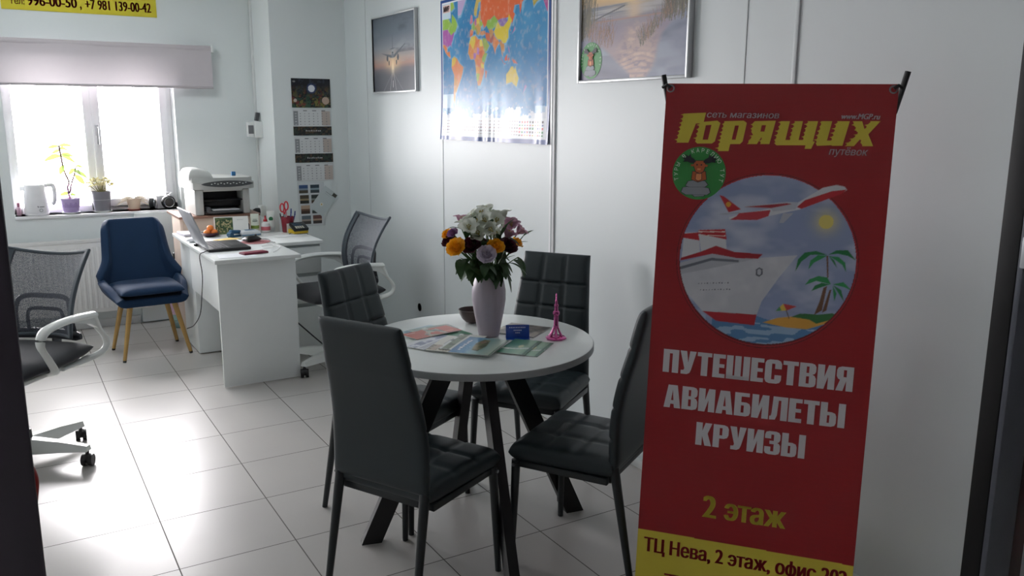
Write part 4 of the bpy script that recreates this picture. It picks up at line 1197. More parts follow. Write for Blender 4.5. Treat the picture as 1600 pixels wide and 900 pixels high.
land([(-79, 9), (-70, 12), (-60, 9), (-50, 1), (-35, -6), (-39, -16), (-48, -27), (-58, -36), (-65, -43), (-68, -54), (-74, -50), (-72, -30), (-71, -17), (-81, -5)], '#d9824a')
land([(-79, 9), (-70, 12), (-62, 8), (-67, 1), (-75, -3), (-81, -3)], '#d6b243', False)
land([(-71, -18), (-62, -22), (-55, -27), (-58, -36), (-65, -43), (-68, -54), (-72, -48), (-71, -30)], '#c98b3c', False)
land([(-17, 15), (-13, 28), (-6, 36), (10, 37), (20, 32), (33, 31), (43, 12), (51, 11), (40, -5), (40, -16), (33, -27), (27, -34), (18, -34), (12, -17), (9, 0), (5, 5), (-8, 5)], '#d98a49')
for pts, c in (([(-13, 28), (-6, 36), (8, 37), (10, 30), (2, 19), (-5, 24), (-8, 27)], '#dcc24b'), ([(10, 32), (25, 31), (25, 20), (15, 22), (10, 27)], '#d77846'), ([(25, 31), (33, 31), (36, 22), (25, 22)], '#dfcf62'), ([(-17, 15), (-5, 22), (3, 14), (-2, 5), (-8, 5)], '#d98b41'), ([(3, 14), (14, 13), (9, 4), (3, 6)], '#a974b4'), ([(15, 22), (24, 19), (22, 10), (15, 12)], '#b07cc0'), ([(22, 15), (37, 17), (33, 5), (24, 5)], '#d0683f'), ([(33, 5), (43, 12), (51, 11), (42, -2), (34, -1)], '#8eb34e'), ([(14, 4), (30, 4), (29, -10), (17, -8)], '#d57a4a'), ([(12, -6), (24, -8), (23, -17), (12, -17)], '#dd9c45'), ([(29, -2), (40, -5), (40, -11), (30, -9)], '#e0c44f'), ([(12, -17), (25, -18), (20, -28), (15, -28)], '#a7bd52'), ([(17, -29), (31, -24), (33, -27), (27, -34), (18, -34)], '#d48a3f'), ([(30, -11), (40, -11), (35, -24), (31, -22)], '#cf7b52')):
    land(pts, c, False)
land([(44, -13), (50, -16), (47, -25), (44, -24)], '#c8643f')
land([(-10, 36), (-9, 44), (-1, 46), (-5, 48), (3, 51), (9, 54), (20, 55), (24, 60), (28, 60), (30, 46), (28, 41), (22, 37), (15, 38), (12, 44), (3, 43), (0, 38)], '#c79a57')
for pts, c in (([(-10, 36), (-9, 44), (3, 43), (0, 38)], '#d06a45'), ([(-5, 48), (3, 51), (8, 48), (6, 43), (-1, 44)], '#7fae59'), ([(8, 54), (14, 54), (13, 48), (8, 48)], '#b56aa8'), ([(14, 54), (24, 54), (23, 49), (15, 50)], '#d9c04e'), ([(24, 52), (38, 50), (34, 46), (24, 47)], '#9cba57'), ([(8, 46), (13, 46), (18, 40), (15, 38)], '#8a9c57')):
    land(pts, c, False)
land([(5, 58), (6, 62), (15, 69), (28, 71), (30, 66), (22, 66), (17, 61), (13, 56)], '#c7b060')
land([(-10, 51), (-6, 58), (-2, 58), (1, 52), (-5, 50)], '#c77a93')
land([(28, 60), (30, 70), (45, 67), (70, 73), (100, 77), (115, 74), (140, 73), (170, 70), (179, 68), (178, 63), (163, 60), (157, 51), (154, 59), (140, 59), (136, 54), (141, 52), (132, 43), (127, 50), (110, 50), (98, 50), (87, 49), (75, 54), (60, 51), (48, 46), (40, 44), (38, 47), (30, 53)], '#d8663d')
land([(48, 46), (52, 51), (62, 51), (75, 54), (87, 49), (80, 43), (68, 41), (55, 42)], '#8cb552', False)
land([(87, 49), (98, 50), (115, 50), (118, 46), (105, 42), (95, 43)], '#8a6fb0', False)
land([(74, 38), (80, 43), (87, 48), (95, 43), (105, 42), (119, 47), (122, 53), (132, 47), (125, 40), (121, 37), (121, 29), (113, 22), (104, 22), (98, 27), (86, 28), (79, 32)], '#d8c23c')
land([(55, 42), (68, 41), (74, 38), (70, 34), (62, 30), (60, 37)], '#bf8f5a', False)
land([(44, 39), (60, 37), (62, 26), (52, 28), (47, 31)], '#cc6a48', False)
land([(26, 37), (28, 41), (44, 41), (44, 37), (36, 36)], '#c9875a')
land([(35, 29), (36, 33), (47, 31), (55, 24), (59, 22), (52, 16), (44, 12), (38, 22)], '#9aae54')
land([(62, 30), (70, 34), (75, 36), (71, 26), (67, 24), (61, 25)], '#a85f58')
land([(71, 26), (75, 34), (80, 30), (88, 27), (92, 23), (86, 20), (80, 15), (78, 8), (73, 18), (69, 22)], '#da8148')
land([(92, 23), (98, 27), (102, 22), (108, 21), (109, 12), (105, 9), (102, 13), (104, 2), (100, 7), (97, 16)], '#c78b4f')
land([(109, 1), (117, 7), (118, -3), (110, -3)], '#cf5b48'); land([(96, 5), (105, -5), (104, -6), (98, 1)], '#cf5b48'); land([(106, -6), (115, -8), (108, -8)], '#cf5b48')
land([(119, 1), (125, 1), (122, -5)], '#cf5b48'); land([(131, -1), (141, -3), (150, -9), (144, -8), (138, -8)], '#c9634c')
land([(120, 18), (124, 13), (126, 7), (122, 10)], '#b472ad'); land([(130, 32), (136, 35), (141, 41), (141, 36), (136, 34)], '#b76a9d'); land([(126, 38), (129, 37), (128, 35)], '#c98a50')
land([(114, -22), (114, -34), (124, -33), (132, -32), (138, -35), (147, -38), (153, -28), (146, -19), (142, -11), (140, -17), (136, -12), (130, -12), (122, -18)], '#d9bf3f')
land([(167, -46), (174, -41), (178, -38), (173, -36)], '#b58ac0')
land([(190, 65), (195, 71), (220, 70), (220, 60), (205, 58), (196, 55)], '#b3a24a')
land([(220, 70), (240, 70), (240, 49), (234, 49), (224, 58)], '#a94f8e')
for P in SHELF:
    c_ = np.mean(P, 0)
    A.poly([(c_[0] + (x - c_[0]) * 1.10 + .004, c_[1] + (y - c_[1]) * 1.10 + .004) for x, y in P], '#8fc4dc', .55, sea)
for P, c in LAND: A.poly(P, c, 1, sea)
nn = A.fbm(.02, 31); A.put(np.clip((nn - .55) * 3, 0, 1) * sea, '#f2ead8', .22)
A.put(sea * (A.Y > .60) * (n2 + (A.Y - .60) * 6 > .62), '#dfe3ea', .95)
A.rect(ix0, ix0 + .13, .52, .60, '#b9d3e4', .8)
A.rect(ix0, ix0 + .10, iy0, iy0 + .085, '#c6d9ea', .9); A.rect(ix0 + .008, ix0 + .095, iy0 + .008, iy0 + .05, '#eac9c2')
A.rect(ix1 - .10, ix1 - .01, iy1 - .06, iy1 - .03, '#9fc0d8', .8)
r_ = random.Random(2)
for row in range(5):
    for k in range(46):
        x = .03 + k * .0235
        if x > MW - .04: break
        A.rect(x, x + .015, .668 + row * .0165, .673 + row * .0165, r_.choice(['#9a9299', '#7c747c', '#b59a9d', '#8d7c86']))
        if x > .86: A.rect(x + .001, x + .014, .668 + row * .0165, .677 + row * .0165, r_.choice(['#3f8a55', '#b03a3e', '#3d4f92', '#4a4046', '#c9b46a', '#c24d57']))
M_map = print_mat('laminated_map_print', .27, spec=.32)
def mappos(x, y):
    low = np.clip((y / MH - .55) / .45, 0, 1)
    rip = .0022 * low * np.sin(x * 38 + 3 * np.sin(x * 11)) + .004 * low ** 3 * (1 + np.sin(x * 17 + 1))
    return np.stack([-.006 - rip - .006 * low ** 2, 4.545 - x - 3.97, 2.150 - y - 1.372], -1)
A.sheet('poster', M_map, mp, pos=mappos, thick=.0008)
V = MB(); put_text(V, 'МИР', lambda x, y: (-.0072, 4.545 - x - 3.97, 2.150 - y - 1.372), ix0 + .014, ix0 + .088, iy0 + .044, iy0 + .014, bold=.03)
V.build('map_title', mat('map_title_ink', '#3a2f4a', .5), mp, smooth=False)

# round emblem used on the banner and on the beach picture
ANT = [(-224.2,211.6),(-215.0,203.9),(-202.2,212.4),(-187.6,211.9),(-176.3,200.3),(-163.5,209.7),(-177.5,217.5),(-184.9,215.8),(-204.3,216.4),(-213.9,219.6)]
HEAD = [(-210.4,213.6),(-180.3,212.7),(-178.3,227.3),(-183.1,242.2),(-192.4,247.4),(-203.5,242.9),(-209.4,228.3)]
BODY = [(-212.3,243.2),(-177.2,242.0),(-173.6,264.1),(-195.7,271.2),(-213.9,265.2)]
CHEST = [(-201.6,249.1),(-187.5,248.2),(-186.8,264.5),(-195.9,268.2),(-203,264)]
ST1 = [(-229.2,283.4),(-222.7,270.7),(-200.9,266.4),(-176.3,269.0),(-168.4,278.5),(-175.2,284.7),(-219.1,286.4)]
ST2 = [(-240.4,301.2),(-236.3,288.6),(-199.8,282.2),(-165.3,288.2),(-160.6,300.3),(-168.9,306.6),(-227.5,308.1)]
ST3 = [(-213.0,305.0),(-193.8,297.8),(-171.5,303.2),(-178.3,310.9),(-202.6,313.0)]
LOGO_M = [mat('emblem_green', '#2c8a3c', .45, vary=.02), mat('emblem_white', '#e6efe4', .5), mat('emblem_brown', '#b2592b', .5), mat('emblem_dark', '#20242a', .5), mat('emblem_stone', '#8d939b', .5), mat('emblem_tan', '#d98c55', .5)]
def emblem(place, r):
    """place(x, y, lift): x right, y down, in units where the disc has radius r"""
    k = r / 73.7
    mb = MB()
    n = 64
    mb.add([place(r * math.cos(2 * PI * i / n), r * math.sin(2 * PI * i / n), .0006) for i in range(n)], [tuple(range(n))], mi=0)
    lv = [.0010]
    def shape(P, mi, grow=0.0):
        cx = sum(x for x, y in P) / len(P); cy = sum(y for x, y in P) / len(P)
        Q = []
        for x, y in P:
            d = math.hypot(x - cx, y - cy) or 1
            Q.append(((x + (x - cx) / d * grow + 195) * k, (y + (y - cy) / d * grow - 247.5) * k))
        Vv, F = fill_poly([Q])
        mb.add([place(a, b, lv[0]) for a, b, _ in Vv], F, mi=mi); lv[0] += .0003
    for P, c in ((ST3, 4), (ST2, 4), (ST1, 4), (BODY, 2), (CHEST, 5), (HEAD, 2)):
        shape(P, 3, 2.0); shape(P, c)
    for sg_ in (-1, 1):
        shape([(-195 + sg_ * dx, y) for dx, y in ((10, 216), (14, 209), (24, 203), (26, 193), (31, 201), (40, 196), (38, 205), (48, 205), (42, 211), (46, 217), (34, 216), (26, 219), (16, 220))], 3)
        shape([(-195 + sg_ * dx, y) for dx, y in ((13, 222), (24, 224), (22, 229), (14, 228))], 2)
    for dx in (-6, 6): shape([(-195 + dx - 2, 222), (-195 + dx + 2, 222), (-195 + dx + 2, 226), (-195 + dx - 2, 226)], 3)
    shape([(-200, 234), (-190, 234), (-191, 239), (-199, 239)], 5)
    txt = 'ТУРЫ В КАРЕЛИЮ ТУТ'
    for i, ch in enumerate(txt):
        if ch == ' ': continue
        a = math.radians(196 - 212 * i / (len(txt) - 1))
        Vv, F = text_poly(ch, .03)
        w = Vv[:, 0].max() + Vv[:, 0].min()
        P = []
        for x, y, _ in Vv:
            lx, ly = (x - w / 2) * .155 * r * 1.12, y * .155 * r * 1.35
            rad = r * .795 + ly
            t = a - lx / (r * .8)
            P.append(place(rad * math.cos(t), -rad * math.sin(t), .0012))
        mb.add(P, F, mi=1)
    return mb

# beach picture
pb = thing('framed_picture', 'silver framed picture of a beach path between dunes, above the red banner', 'picture', (WX, 2.80, 1.65))
frame_on_wall(pb, 2.447, 3.157, 1.648, 2.155, .026, .012)
A = Art(.686, .483, 280, '#6f7086')
u, v = A.X / A.w, A.Y / A.h
A.C = A.ramp(v, [(0, '#a79d8e'), (.2, '#c2a87a'), (.33, '#c9a878'), (.375, '#b49a80'), (.38, '#7f858e'), (.46, '#94929a'), (.50, '#8d8591'), (.60, '#8b7f90'), (.78, '#a38f94'), (1, '#786f86')])
A.put(np.exp(-(((u - .53) / .22) ** 2 + ((v - .30) / .12) ** 2)), '#e6c283', .8)
A.put(np.exp(-(((u - .53) / .10) ** 2 + ((v - .27) / .08) ** 2)), '#ffeec0', .95)
wv_ = A.fbm(.022, 41, (6, .35)); seam = ((v > .38) & (v < .505)).astype(float)
A.put(np.clip((wv_ - .52) * 6, 0, 1) * seam, '#b4b0b2', .8); A.put(np.clip((.44 - wv_) * 6, 0, 1) * seam, '#666d7a', .8)
A.put(np.exp(-((u - .53) / .06) ** 2) * seam, '#dcb98e', .55)
A.put(np.exp(-((v - .508) / .006) ** 2) * (u > .15) * (u < .82), '#a8775c', .7)
A.line((.14 * A.w, .485 * A.h), (.44 * A.w, .40 * A.h), .006, '#4d4c52')
# the path, its footprints and ripples
path = np.exp(-((u - .53 + .05 * np.sin(v * 7)) / (.13 + .22 * np.clip(v - .55, 0, 1))) ** 4) * np.clip((v - .52) * 8, 0, 1)
A.put(path, '#b0968f', .8); A.put(path * np.clip((v - .68) * 4, 0, 1), '#c5a497', .75)
ft = A.fbm(.024, 46, (1.6, .6)); A.put(path * np.clip((ft - .55) * 8, 0, 1), '#74687c', .75); A.put(path * np.clip((.40 - ft) * 7, 0, 1), '#d2b5a6', .7)
rip = np.sin(v * 150 - ((u - .60) * 9) ** 2 * 1.6 + 5 * A.noise(.10, 44)); A.put(path * np.clip(rip * 2 - .4, 0, 1) * np.clip((v - .72) * 6, 0, 1), '#857383', .6)
# dunes
nd = A.fbm(.09, 52, (2.0, .6))
left = np.clip((v - (.60 + .9 * np.clip(u - .08, 0, 1) ** 1.1)) * 22, 0, 1) * (u < .5)
A.put(left, '#7b8093', .95); A.put(left * np.clip((nd - .42) * 4, 0, 1) * (v < .80), '#98a0b0', .7); A.put(left * np.clip((v - .80 - .25 * u) * 14, 0, 1), '#5c5c74', .9)
right = np.clip((u - (.99 - .62 * np.clip(v - .46, 0, 1) ** .75 - .04 * np.sin(v * 12))) * 22, 0, 1) * (v > .46)
A.put(right, '#788096', .95); A.put(right * np.clip((nd - .45) * 5, 0, 1), '#9199ab', .7); A.put(right * np.clip((.40 - nd) * 6, 0, 1), '#5c6378', .8)
# marram grass
def grass(n, fx, fy, hh, cols, lean=.05, w=.0028):
    for k in range(n):
        x, y = fx(), fy(); h = r_.uniform(.5, 1) * hh; dx = r_.uniform(-lean, lean)
        c = r_.choice(cols)
        A.line(((x + dx) * A.w, (y - h) * A.h), ((x + dx * .35) * A.w, (y - h * .45) * A.h), w * .8, c, .75)
        A.line(((x + dx * .35) * A.w, (y - h * .45) * A.h), (x * A.w, y * A.h), w, c, .85)
gdk = ['#4a4a3e', '#5d5844', '#3c3d38', '#6d6148']; gwm = ['#7a5546', '#8a6048', '#5c4a40', '#96715a']
grass(130, lambda: abs(r_.gauss(0, .07)), lambda: r_.uniform(.50, .66), .38, gdk)
grass(90, lambda: r_.uniform(.08, .34), lambda: r_.uniform(.60, .74), .17, gwm)
grass(190, lambda: r_.uniform(.80, 1.0), lambda: r_.uniform(.42, .58), .36, gdk)
def diag():
    t = r_.uniform(0, 1); diag.y = .50 + .24 * t + r_.uniform(-.02, .03); return .86 - .27 * t
grass(130, diag, lambda: diag.y, .16, gwm + gdk)
wall_art(pb, A, 3.145, 2.143, .014)
eb = emblem(lambda x, y, l: (-.0145 - l, 3.068 - x - 2.80, 1.742 - y - 1.65), .077)
e_ = eb.build('sticker', LOGO_M, pb, smooth=False, weld=False); e_['label'] = 'round green sticker with a moose on stones'

# yellow sign above the blind
sg = thing('yellow_sign', 'yellow sign with red phone numbers on the wall above the blind', 'sign', (.59, WY, 2.18))
MB().box(-.475, .47, -.006, -.001, 0, .46, .0015).build('sign_board', mat('sign_yellow', '#dfd03a', .45, vary=.03), sg)
M_signred = mat('sign_red_ink', '#a3231f', .5)
SP = lambda x, y: (x, -.0072, y)
for body, box, w in (('Тел:', (-.425, -.34, .034, .078), .02), ('996-00-50', (-.325, -.03, .032, .094), .04), (',', (-.014, -.003, .02, .044), .02), ('+7 981 139-00-42', (.018, .435, .030, .092), .04), ('ТЦ Нева, 2 этаж, офис 202', (-.18, .435, .112, .158), .02), ('Горящие путёвки', (-.40, .42, .25, .38), .03)):
    tx = MB(); put_text(tx, body, SP, *box, bold=w)
    tx.build('sign_lettering', M_signred, sg, smooth=False, weld=False)

# wall calendar on the pier
wc = thing('wall_calendar', 'tall wall calendar with a dark moonlit picture and three white month grids', 'calendar', (1.992, PY, 1.034))
CY = -.004
def cal_sheet(name, A, x0, z_top, off=.0):
    return A.sheet(name, print_mat('calendar_paper', .5), wc, pos=lambda x, y: np.stack([x0 + x, np.full_like(x, CY - off), z_top - y - 1.034], -1), thick=.002)
A = Art(.288, .205, 110, '#10131c')
n1 = A.fbm(.03, 51); n2 = A.fbm(.018, 55); n3 = A.fbm(.02, 58)
low = np.clip(A.Y / A.h * 1.6 - .35, 0, 1)
A.put((n1 > .52) * low, '#54472f', .9); A.put((n2 > .56) * low, '#7f7a3a', .8); A.put((n3 > .62) * low, '#7a2f2c', .8); A.put((n2 < .36) * low, '#2f5a43', .8)
A.put((n3 < .38) * (1 - low), '#2c3140', .9)
A.disc(.147, .07, .036, '#2c3a63'); A.disc(.147, .07, .025, '#dfe3ea'); A.disc(.25, .155, .027, '#b8a090'); A.disc(.025, .155, .012, '#c2b4a8'); A.disc(.02, .022, .01, '#8f8d88', .006)
cal_sheet('calendar_picture', A, -.144, 1.769)
for i, (zt, h) in enumerate(((1.556, .126), (1.357, .123), (1.162, .128))):
    A = Art(.28, h, 110, '#d3d5d6')
    A.rect(.004, .038, .018, h - .006, '#8b8e91'); A.rect(.212, .276, .018, h - .006, '#bdb0a8')
    for k in range(3): A.rect(.075 + k * .068, .105 + k * .068, .012, .017, '#54565a')
    for r in range(5):
        for k in range(7):
            x = .05 + k * .0325
            A.rect(x, x + .007, .032 + r * .019, .038 + r * .019, '#83868a')
        A.rect(.014, .026, .032 + r * .019, .038 + r * .019, '#c9cbcd')
    cal_sheet('month_page', A, -.141 + i * .003, zt)
for i, zt in enumerate((1.4295, 1.2335)):
    A = Art(.285, .064, 90, '#16161a')
    n1 = A.fbm(.02, 61 + i * 5); A.put((n1 > .56), '#54442f', .9); A.put(n1 < .35, '#2b3a2e', .9)
    for k in range(9): A.rect(.09 + k * .013, .098 + k * .013, .026 + .002 * (k % 3), .036, '#c4c4c2')
    cal_sheet('calendar_strip', A, -.142 + i * .003, zt, .0005)
MB().lathe([(.001, -.007), (.004, -.007), (.004, -.002)], 12, M=Matrix.Translation((0, 0, .728)) @ Matrix.Rotation(-PI / 2, 4, 'X') @ Matrix.Diagonal((1, 1, -1, 1))).build('hanging_pin', M_bolt, wc)
ps = thing('photo_sheet', 'white sheet with small landscape photos pinned under the wall calendar', 'poster', (1.96, PY, .70))
A = Art(.20, .325, 90, '#cfd4d6')
cols = [('#2f4d7a', '#7f8fa0', '#4a4436'), ('#2b3d4a', '#8fa3ad', '#39454a'), ('#4d4636', '#9c8d6d', '#2a2b25'), ('#333c3a', '#86908a', '#524134'), ('#b9a08a', '#6e5040', '#433027'), ('#33454d', '#9db0b8', '#3f4a46'), ('#5e6b74', '#a3968c', '#46403c'), ('#6f4d46', '#b59a84', '#3c3434')]
for k in range(8):
    c, r = k % 2, k // 2
    x, y = .010 + c * .085 + .004 * r, .018 + r * .076
    a, b, g = cols[k]
    A.rect(x, x + .068, y, y + .062, a); A.rect(x, x + .068, y + .026, y + .04, b); A.rect(x, x + .068, y + .04, y + .062, g)
A.sheet('photo_print', print_mat('calendar_paper', .5), ps, pos=lambda x, y: np.stack([x - .10, np.full_like(x, -.003), .325 - y], -1), thick=.0015)
lt_ = thing('leaflet', 'tilted white leaflet with a small yellow flower, pinned over the photo sheet', 'leaflet', (2.055, PY, .88))
A = Art(.125, .20, 60, '#c9d2d3'); A.disc(.06, .13, .014, '#e6e8e2'); A.disc(.06, .13, .005, '#d2a83a'); A.rect(.03, .09, .03, .034, '#9aa5a8'); A.rect(.03, .075, .045, .048, '#a9b2b4'); A.rect(.085, .12, .005, .03, '#4a4a42')
cs_, sn_ = math.cos(math.radians(-38)), math.sin(math.radians(-38))
A.sheet('leaflet_print', print_mat('calendar_paper', .5), lt_, pos=lambda x, y: np.stack([(x - .0625) * cs_ - (.10 - y) * sn_, np.full_like(x, -.008), (x - .0625) * sn_ + (.10 - y) * cs_], -1), thick=.0012)

# ------------------------------------------------------------------ red X-banner
BT = Vector((1.83329, 1.64152, 1.59177))
BU = Vector((.64730, -.76215, -.01178)).normalized()
BW = Vector((-.08194, -.05421, -.99517)); BW = (BW - BU * BW.dot(BU)).normalized()
BN = BU.cross(BW).normalized()          # points away from the camera
root_b = Vector((1.70, 1.555, 0))
bn = thing('x_banner', 'tall red advertising banner with a ship, plane and palms emblem, standing by the doorway', 'banner', root_b)
def BP(x, y, lift=0.0):
    """mm on the sheet: x from the middle, y down from the top edge"""
    return tuple(BT + BU * (x / 1000) + BW * (y / 1000) - BN * lift - root_b)
A = Art(.602, 1.596, 330, '#931118')
A.X = A.X * 1000 - 301; A.Y = A.Y * 1000
wv = np.sin(A.Y * .42 + 2.5 * np.sin(A.X * .02)); A.put((wv > .75).astype(float), '#9c1119', .35)
A.put((A.Y > 1306 + (A.X + 300) * .009), '#d8c743')
ring = ((A.X - 1) ** 2 + (A.Y - 484) ** 2) ** .5
A.put(((ring < 243)).astype(float), '#660a11')
A.put(((ring > 236) & (ring < 240)).astype(float), '#a01e27')
ins = ((((A.X - 2) ** 2 + (A.Y - 481) ** 2) ** .5) < 234).astype(float)
A.put(ins, '#93a1c4')
n1 = A.fbm(60, 71, (1.5, .8)); A.put(np.clip((n1 - .45) * 3, 0, 1) * ins, '#d3d9e6', .7); A.put(np.clip((.42 - n1) * 4, 0, 1) * ins, '#8d9dc3', .6)
A.put(np.exp(-(((A.X - 152) / 30) ** 2 + ((A.Y - 366) / 30) ** 2)) * ins, '#e6dc9a', .8); A.disc(152, 366, 19, '#e8d97a', clip=ins)
E = {"plane_body":[[-65.8,355.5],[75.6,317.4],[136.3,274.8],[170.2,266.1],[190.4,269.5],[197.4,278.3],[183.4,288.0],[82.9,335.5],[1.3,358.3],[-28.2,369.3],[-101.5,373.1],[-105.0,367.0]],"plane_red1":[[73.6,329.8],[92.6,310.4],[160.1,282.9],[197.3,277.1],[183.6,289.8],[85.7,334.2]],"plane_red2":[[-78.2,354.2],[6.0,341.2],[1.3,358.3],[-28.1,370.5],[-101.5,373.8],[-83.7,362.7]],"tail":[[-134.3,306.2],[-121.6,309.4],[-72.8,343.2],[-106.1,353.1]],"tailwing":[[-134.8,359.6],[-78.5,350.4],[-75.1,354.0],[-108.7,359.5]],"wing1":[[-67.3,334.7],[45.9,316.9],[76.7,317.3],[71.1,336.1],[12.3,345.2],[5.7,337.5]],"wing1r":[[-66.0,335.9],[46.2,320.6],[61.2,322.4],[5.6,336.2]],"wing2":[[39.4,348.2],[66.1,346.9],[41.6,375.6],[30.8,374.9]],"hull":[[-230.0,526.4],[-161.1,505.2],[-8.1,474.2],[85.7,461.0],[43.9,522.4],[1.1,595.8],[-9.4,635.3],[-158.3,636.7],[-213.4,580.9]],"hullred":[[-158.3,636.7],[-9.5,634.0],[-13.4,664.7],[-118.4,661.3]],"deck":[[-231.5,503.6],[-144.5,471.7],[-14.0,477.1],[-8.1,474.2],[-160.2,518.1],[-229.4,536.2]],"deckline":[[-230.8,514.6],[-143.6,483.3],[-68.6,484.6],[-68.2,491.0],[-143.1,491.0],[-230.2,523.1]],"roof":[[-230.7,497.0],[-229.3,489.0],[-176.3,468.6],[-133.5,448.5],[-82.6,462.6],[-5.8,463.9],[-17.0,477.3],[-72.1,479.8],[-141.3,471.5]],"fun1":[[-185.7,406.6],[-112.0,400.5],[-102.1,468.9],[-172.8,473.6]],"fun1r":[[-185.6,407.2],[-112.0,400.5],[-105.5,429.5],[-184.9,417.5]],"fun2":[[-224.5,417.2],[-183.3,412.9],[-175.9,473.8],[-227.2,491.5]],"fun2r":[[-226.2,419.9],[-185.2,413.6],[-179.8,436.5],[-226.7,431.6]],"anchor":[[-20.8,508.1],[-12.2,501.1],[-2.7,505.5],[-1.7,519.5],[-10.2,527.7],[-19.6,524.0]],"anchor2":[[-17.0,509.8],[-11.9,504.9],[-6.1,509.0],[-6.0,518.5],[-10.5,523.3],[-16.3,519.9]],"sea":[[-183.8,637.6],[-118.4,661.3],[-12.2,664.5],[-0.7,653.8],[126.3,658.0],[166.2,641.7],[158.9,696.1],[-82.7,720.1]],"sand":[[8.5,654.2],[46.8,637.9],[94.2,629.2],[141.6,628.2],[193.5,618.5],[189.2,636.4],[126.6,662.4],[72.9,663.0]],"bush":[[82.5,632.2],[105.5,620.6],[152.7,619.6],[187.2,612.8],[205.0,617.5],[177.3,634.4],[148.9,645.2],[130.4,635.5]],"trunk1":[[160.0,457.9],[164.6,457.6],[170.0,516.2],[166.5,516.5]],"trunk2":[[159.5,545.0],[168.4,539.4],[160.5,607.6],[141.1,621.9],[152.7,583.2]],"trunk3":[[175.1,550.1],[180.2,548.4],[172.1,606.6],[161.0,613.8]],"lf1":[[162.6,454.7],[132.8,446.1],[103.9,452.3],[87.8,472.1],[83.3,505.7],[97.1,477.7],[119.1,457.5]],"lf2":[[162.8,456.5],[139.5,456.2],[120.3,473.0],[116.4,498.3],[129.6,478.6],[149.0,466.1]],"lf3":[[163.8,454.6],[184.6,440.9],[213.2,439.0],[235.3,465.2],[214.4,454.3],[188.2,449.9]],"lf4":[[165.8,457.6],[191.9,458.9],[209.1,473.1],[213.6,498.7],[202.2,479.8],[183.9,467.5]],"lf5":[[165.8,457.6],[181.2,468.9],[190.4,489.9],[180.8,478.2]],"lf6":[[177.8,534.3],[167.7,516.4],[144.1,513.8],[121.5,524.8],[111.0,541.3],[139.4,527.8]],"lf7":[[175.0,534.5],[154.3,531.7],[137.5,540.5],[128.8,556.9],[146.8,547.3]],"lf8":[[181.9,533.9],[208.9,525.7],[233.8,548.5],[213.0,539.6]],"lf9":[[183.8,535.7],[205.0,547.7],[214.4,578.0],[203.4,563.3]],"lf10":[[182.7,537.0],[194.3,557.9],[190.3,580.0],[185.7,558.6]],"umb1":[[40.6,619.3],[58.8,597.4],[69.2,615.6]],"umb2":[[58.8,597.4],[95.1,601.9],[69.2,615.6]],"umbp":[[66.7,614.5],[69.0,613.0],[78.7,637.0],[76.3,637.8]]}
A.put(ins * (A.Y > 640 + 6 * np.sin(A.X * .05)) * (A.X > -130), '#4f7fae')
A.put(ins * (A.Y > 640) * (A.noise(14, 77, (2.5, .5)) > .6), '#a9c4da', .7)
def bp_(k, c, a=1.0, clip=ins): A.poly(E[k], c, a, clip)
bp_('fun2', '#d8dbe1'); bp_('fun2r', '#b3202a'); bp_('fun1', '#dcdfe4'); bp_('fun1r', '#b3202a')
A.line((-184, 412), (-112, 408), 2.5, '#e8e3d6'); A.line((-184, 422), (-110, 419), 2, '#e8e3d6')
bp_('hull', '#cdd0d8'); n1 = A.fbm(40, 79); m_ = A.inside(E['hull']) * ins; A.put(m_ * np.clip((n1 - .45) * 3, 0, 1), '#e0e2e8', .6)
bp_('deck', '#b9bdc6'); bp_('deckline', '#6a6f7c'); bp_('roof', '#a21b28'); bp_('hullred', '#a81c27'); bp_('anchor', '#5b5f6c'); bp_('anchor2', '#c4c7d0')
for r in range(2):
    for k in range(11): A.rect(-175 + k * 8 + r * 6, -172 + k * 8 + r * 6, 557 + r * 18 - k * .8, 560 + r * 18 - k * .8, '#737885')
bp_('sand', '#d9a242'); bp_('bush', '#2f6f3a'); 
for k in ('trunk2', 'trunk3', 'trunk1'): bp_(k, '#6e4a34')
for k in range(1, 11): bp_('lf%d' % k, '#1f7a42' if k % 2 else '#2a8f4f')
bp_('umb1', '#e3c14a'); bp_('umb2', '#c23b36'); A.poly([(40.6, 619.3), (50, 606), (56, 617)], '#3f8f55', 1, ins); bp_('umbp', '#5b4a3a')
one = np.ones_like(ins)
for k, c in (('tail', '#b01d29'), ('tailwing', '#aeb4c0'), ('plane_body', '#dde0e6'), ('plane_red1', '#b3202b'), ('plane_red2', '#b83440'), ('wing1', '#c3c8d2'), ('wing1r', '#a02430'), ('wing2', '#b8bdc8')): bp_(k, c, 1, one)
A.disc(-108, 331, 7, '#d9a23a')
A.X = (A.X + 301) / 1000; A.Y = A.Y / 1000
def bsheet(x, y):
    X, Y = x * 1000 - 301, y * 1000
    base = np.array(BT - root_b); lift = .0025 * np.sin(Y * .012 + X * .006) * np.clip(1 - abs(X) / 320, 0, 1) * 0
    return base + X[..., None] / 1000 * np.array(BU) + Y[..., None] / 1000 * np.array(BW)
bs = A.sheet('banner_sheet', print_mat('banner_vinyl', .42), bn, pos=bsheet, thick=.0012)
M_bw = mat('banner_white_ink', '#d8d6da', .5, vary=.02); M_by = mat('banner_yellow_ink', '#d8c743', .5, vary=.02); M_br = mat('banner_red_ink', '#931118', .5, vary=.02)
L_ = .0008
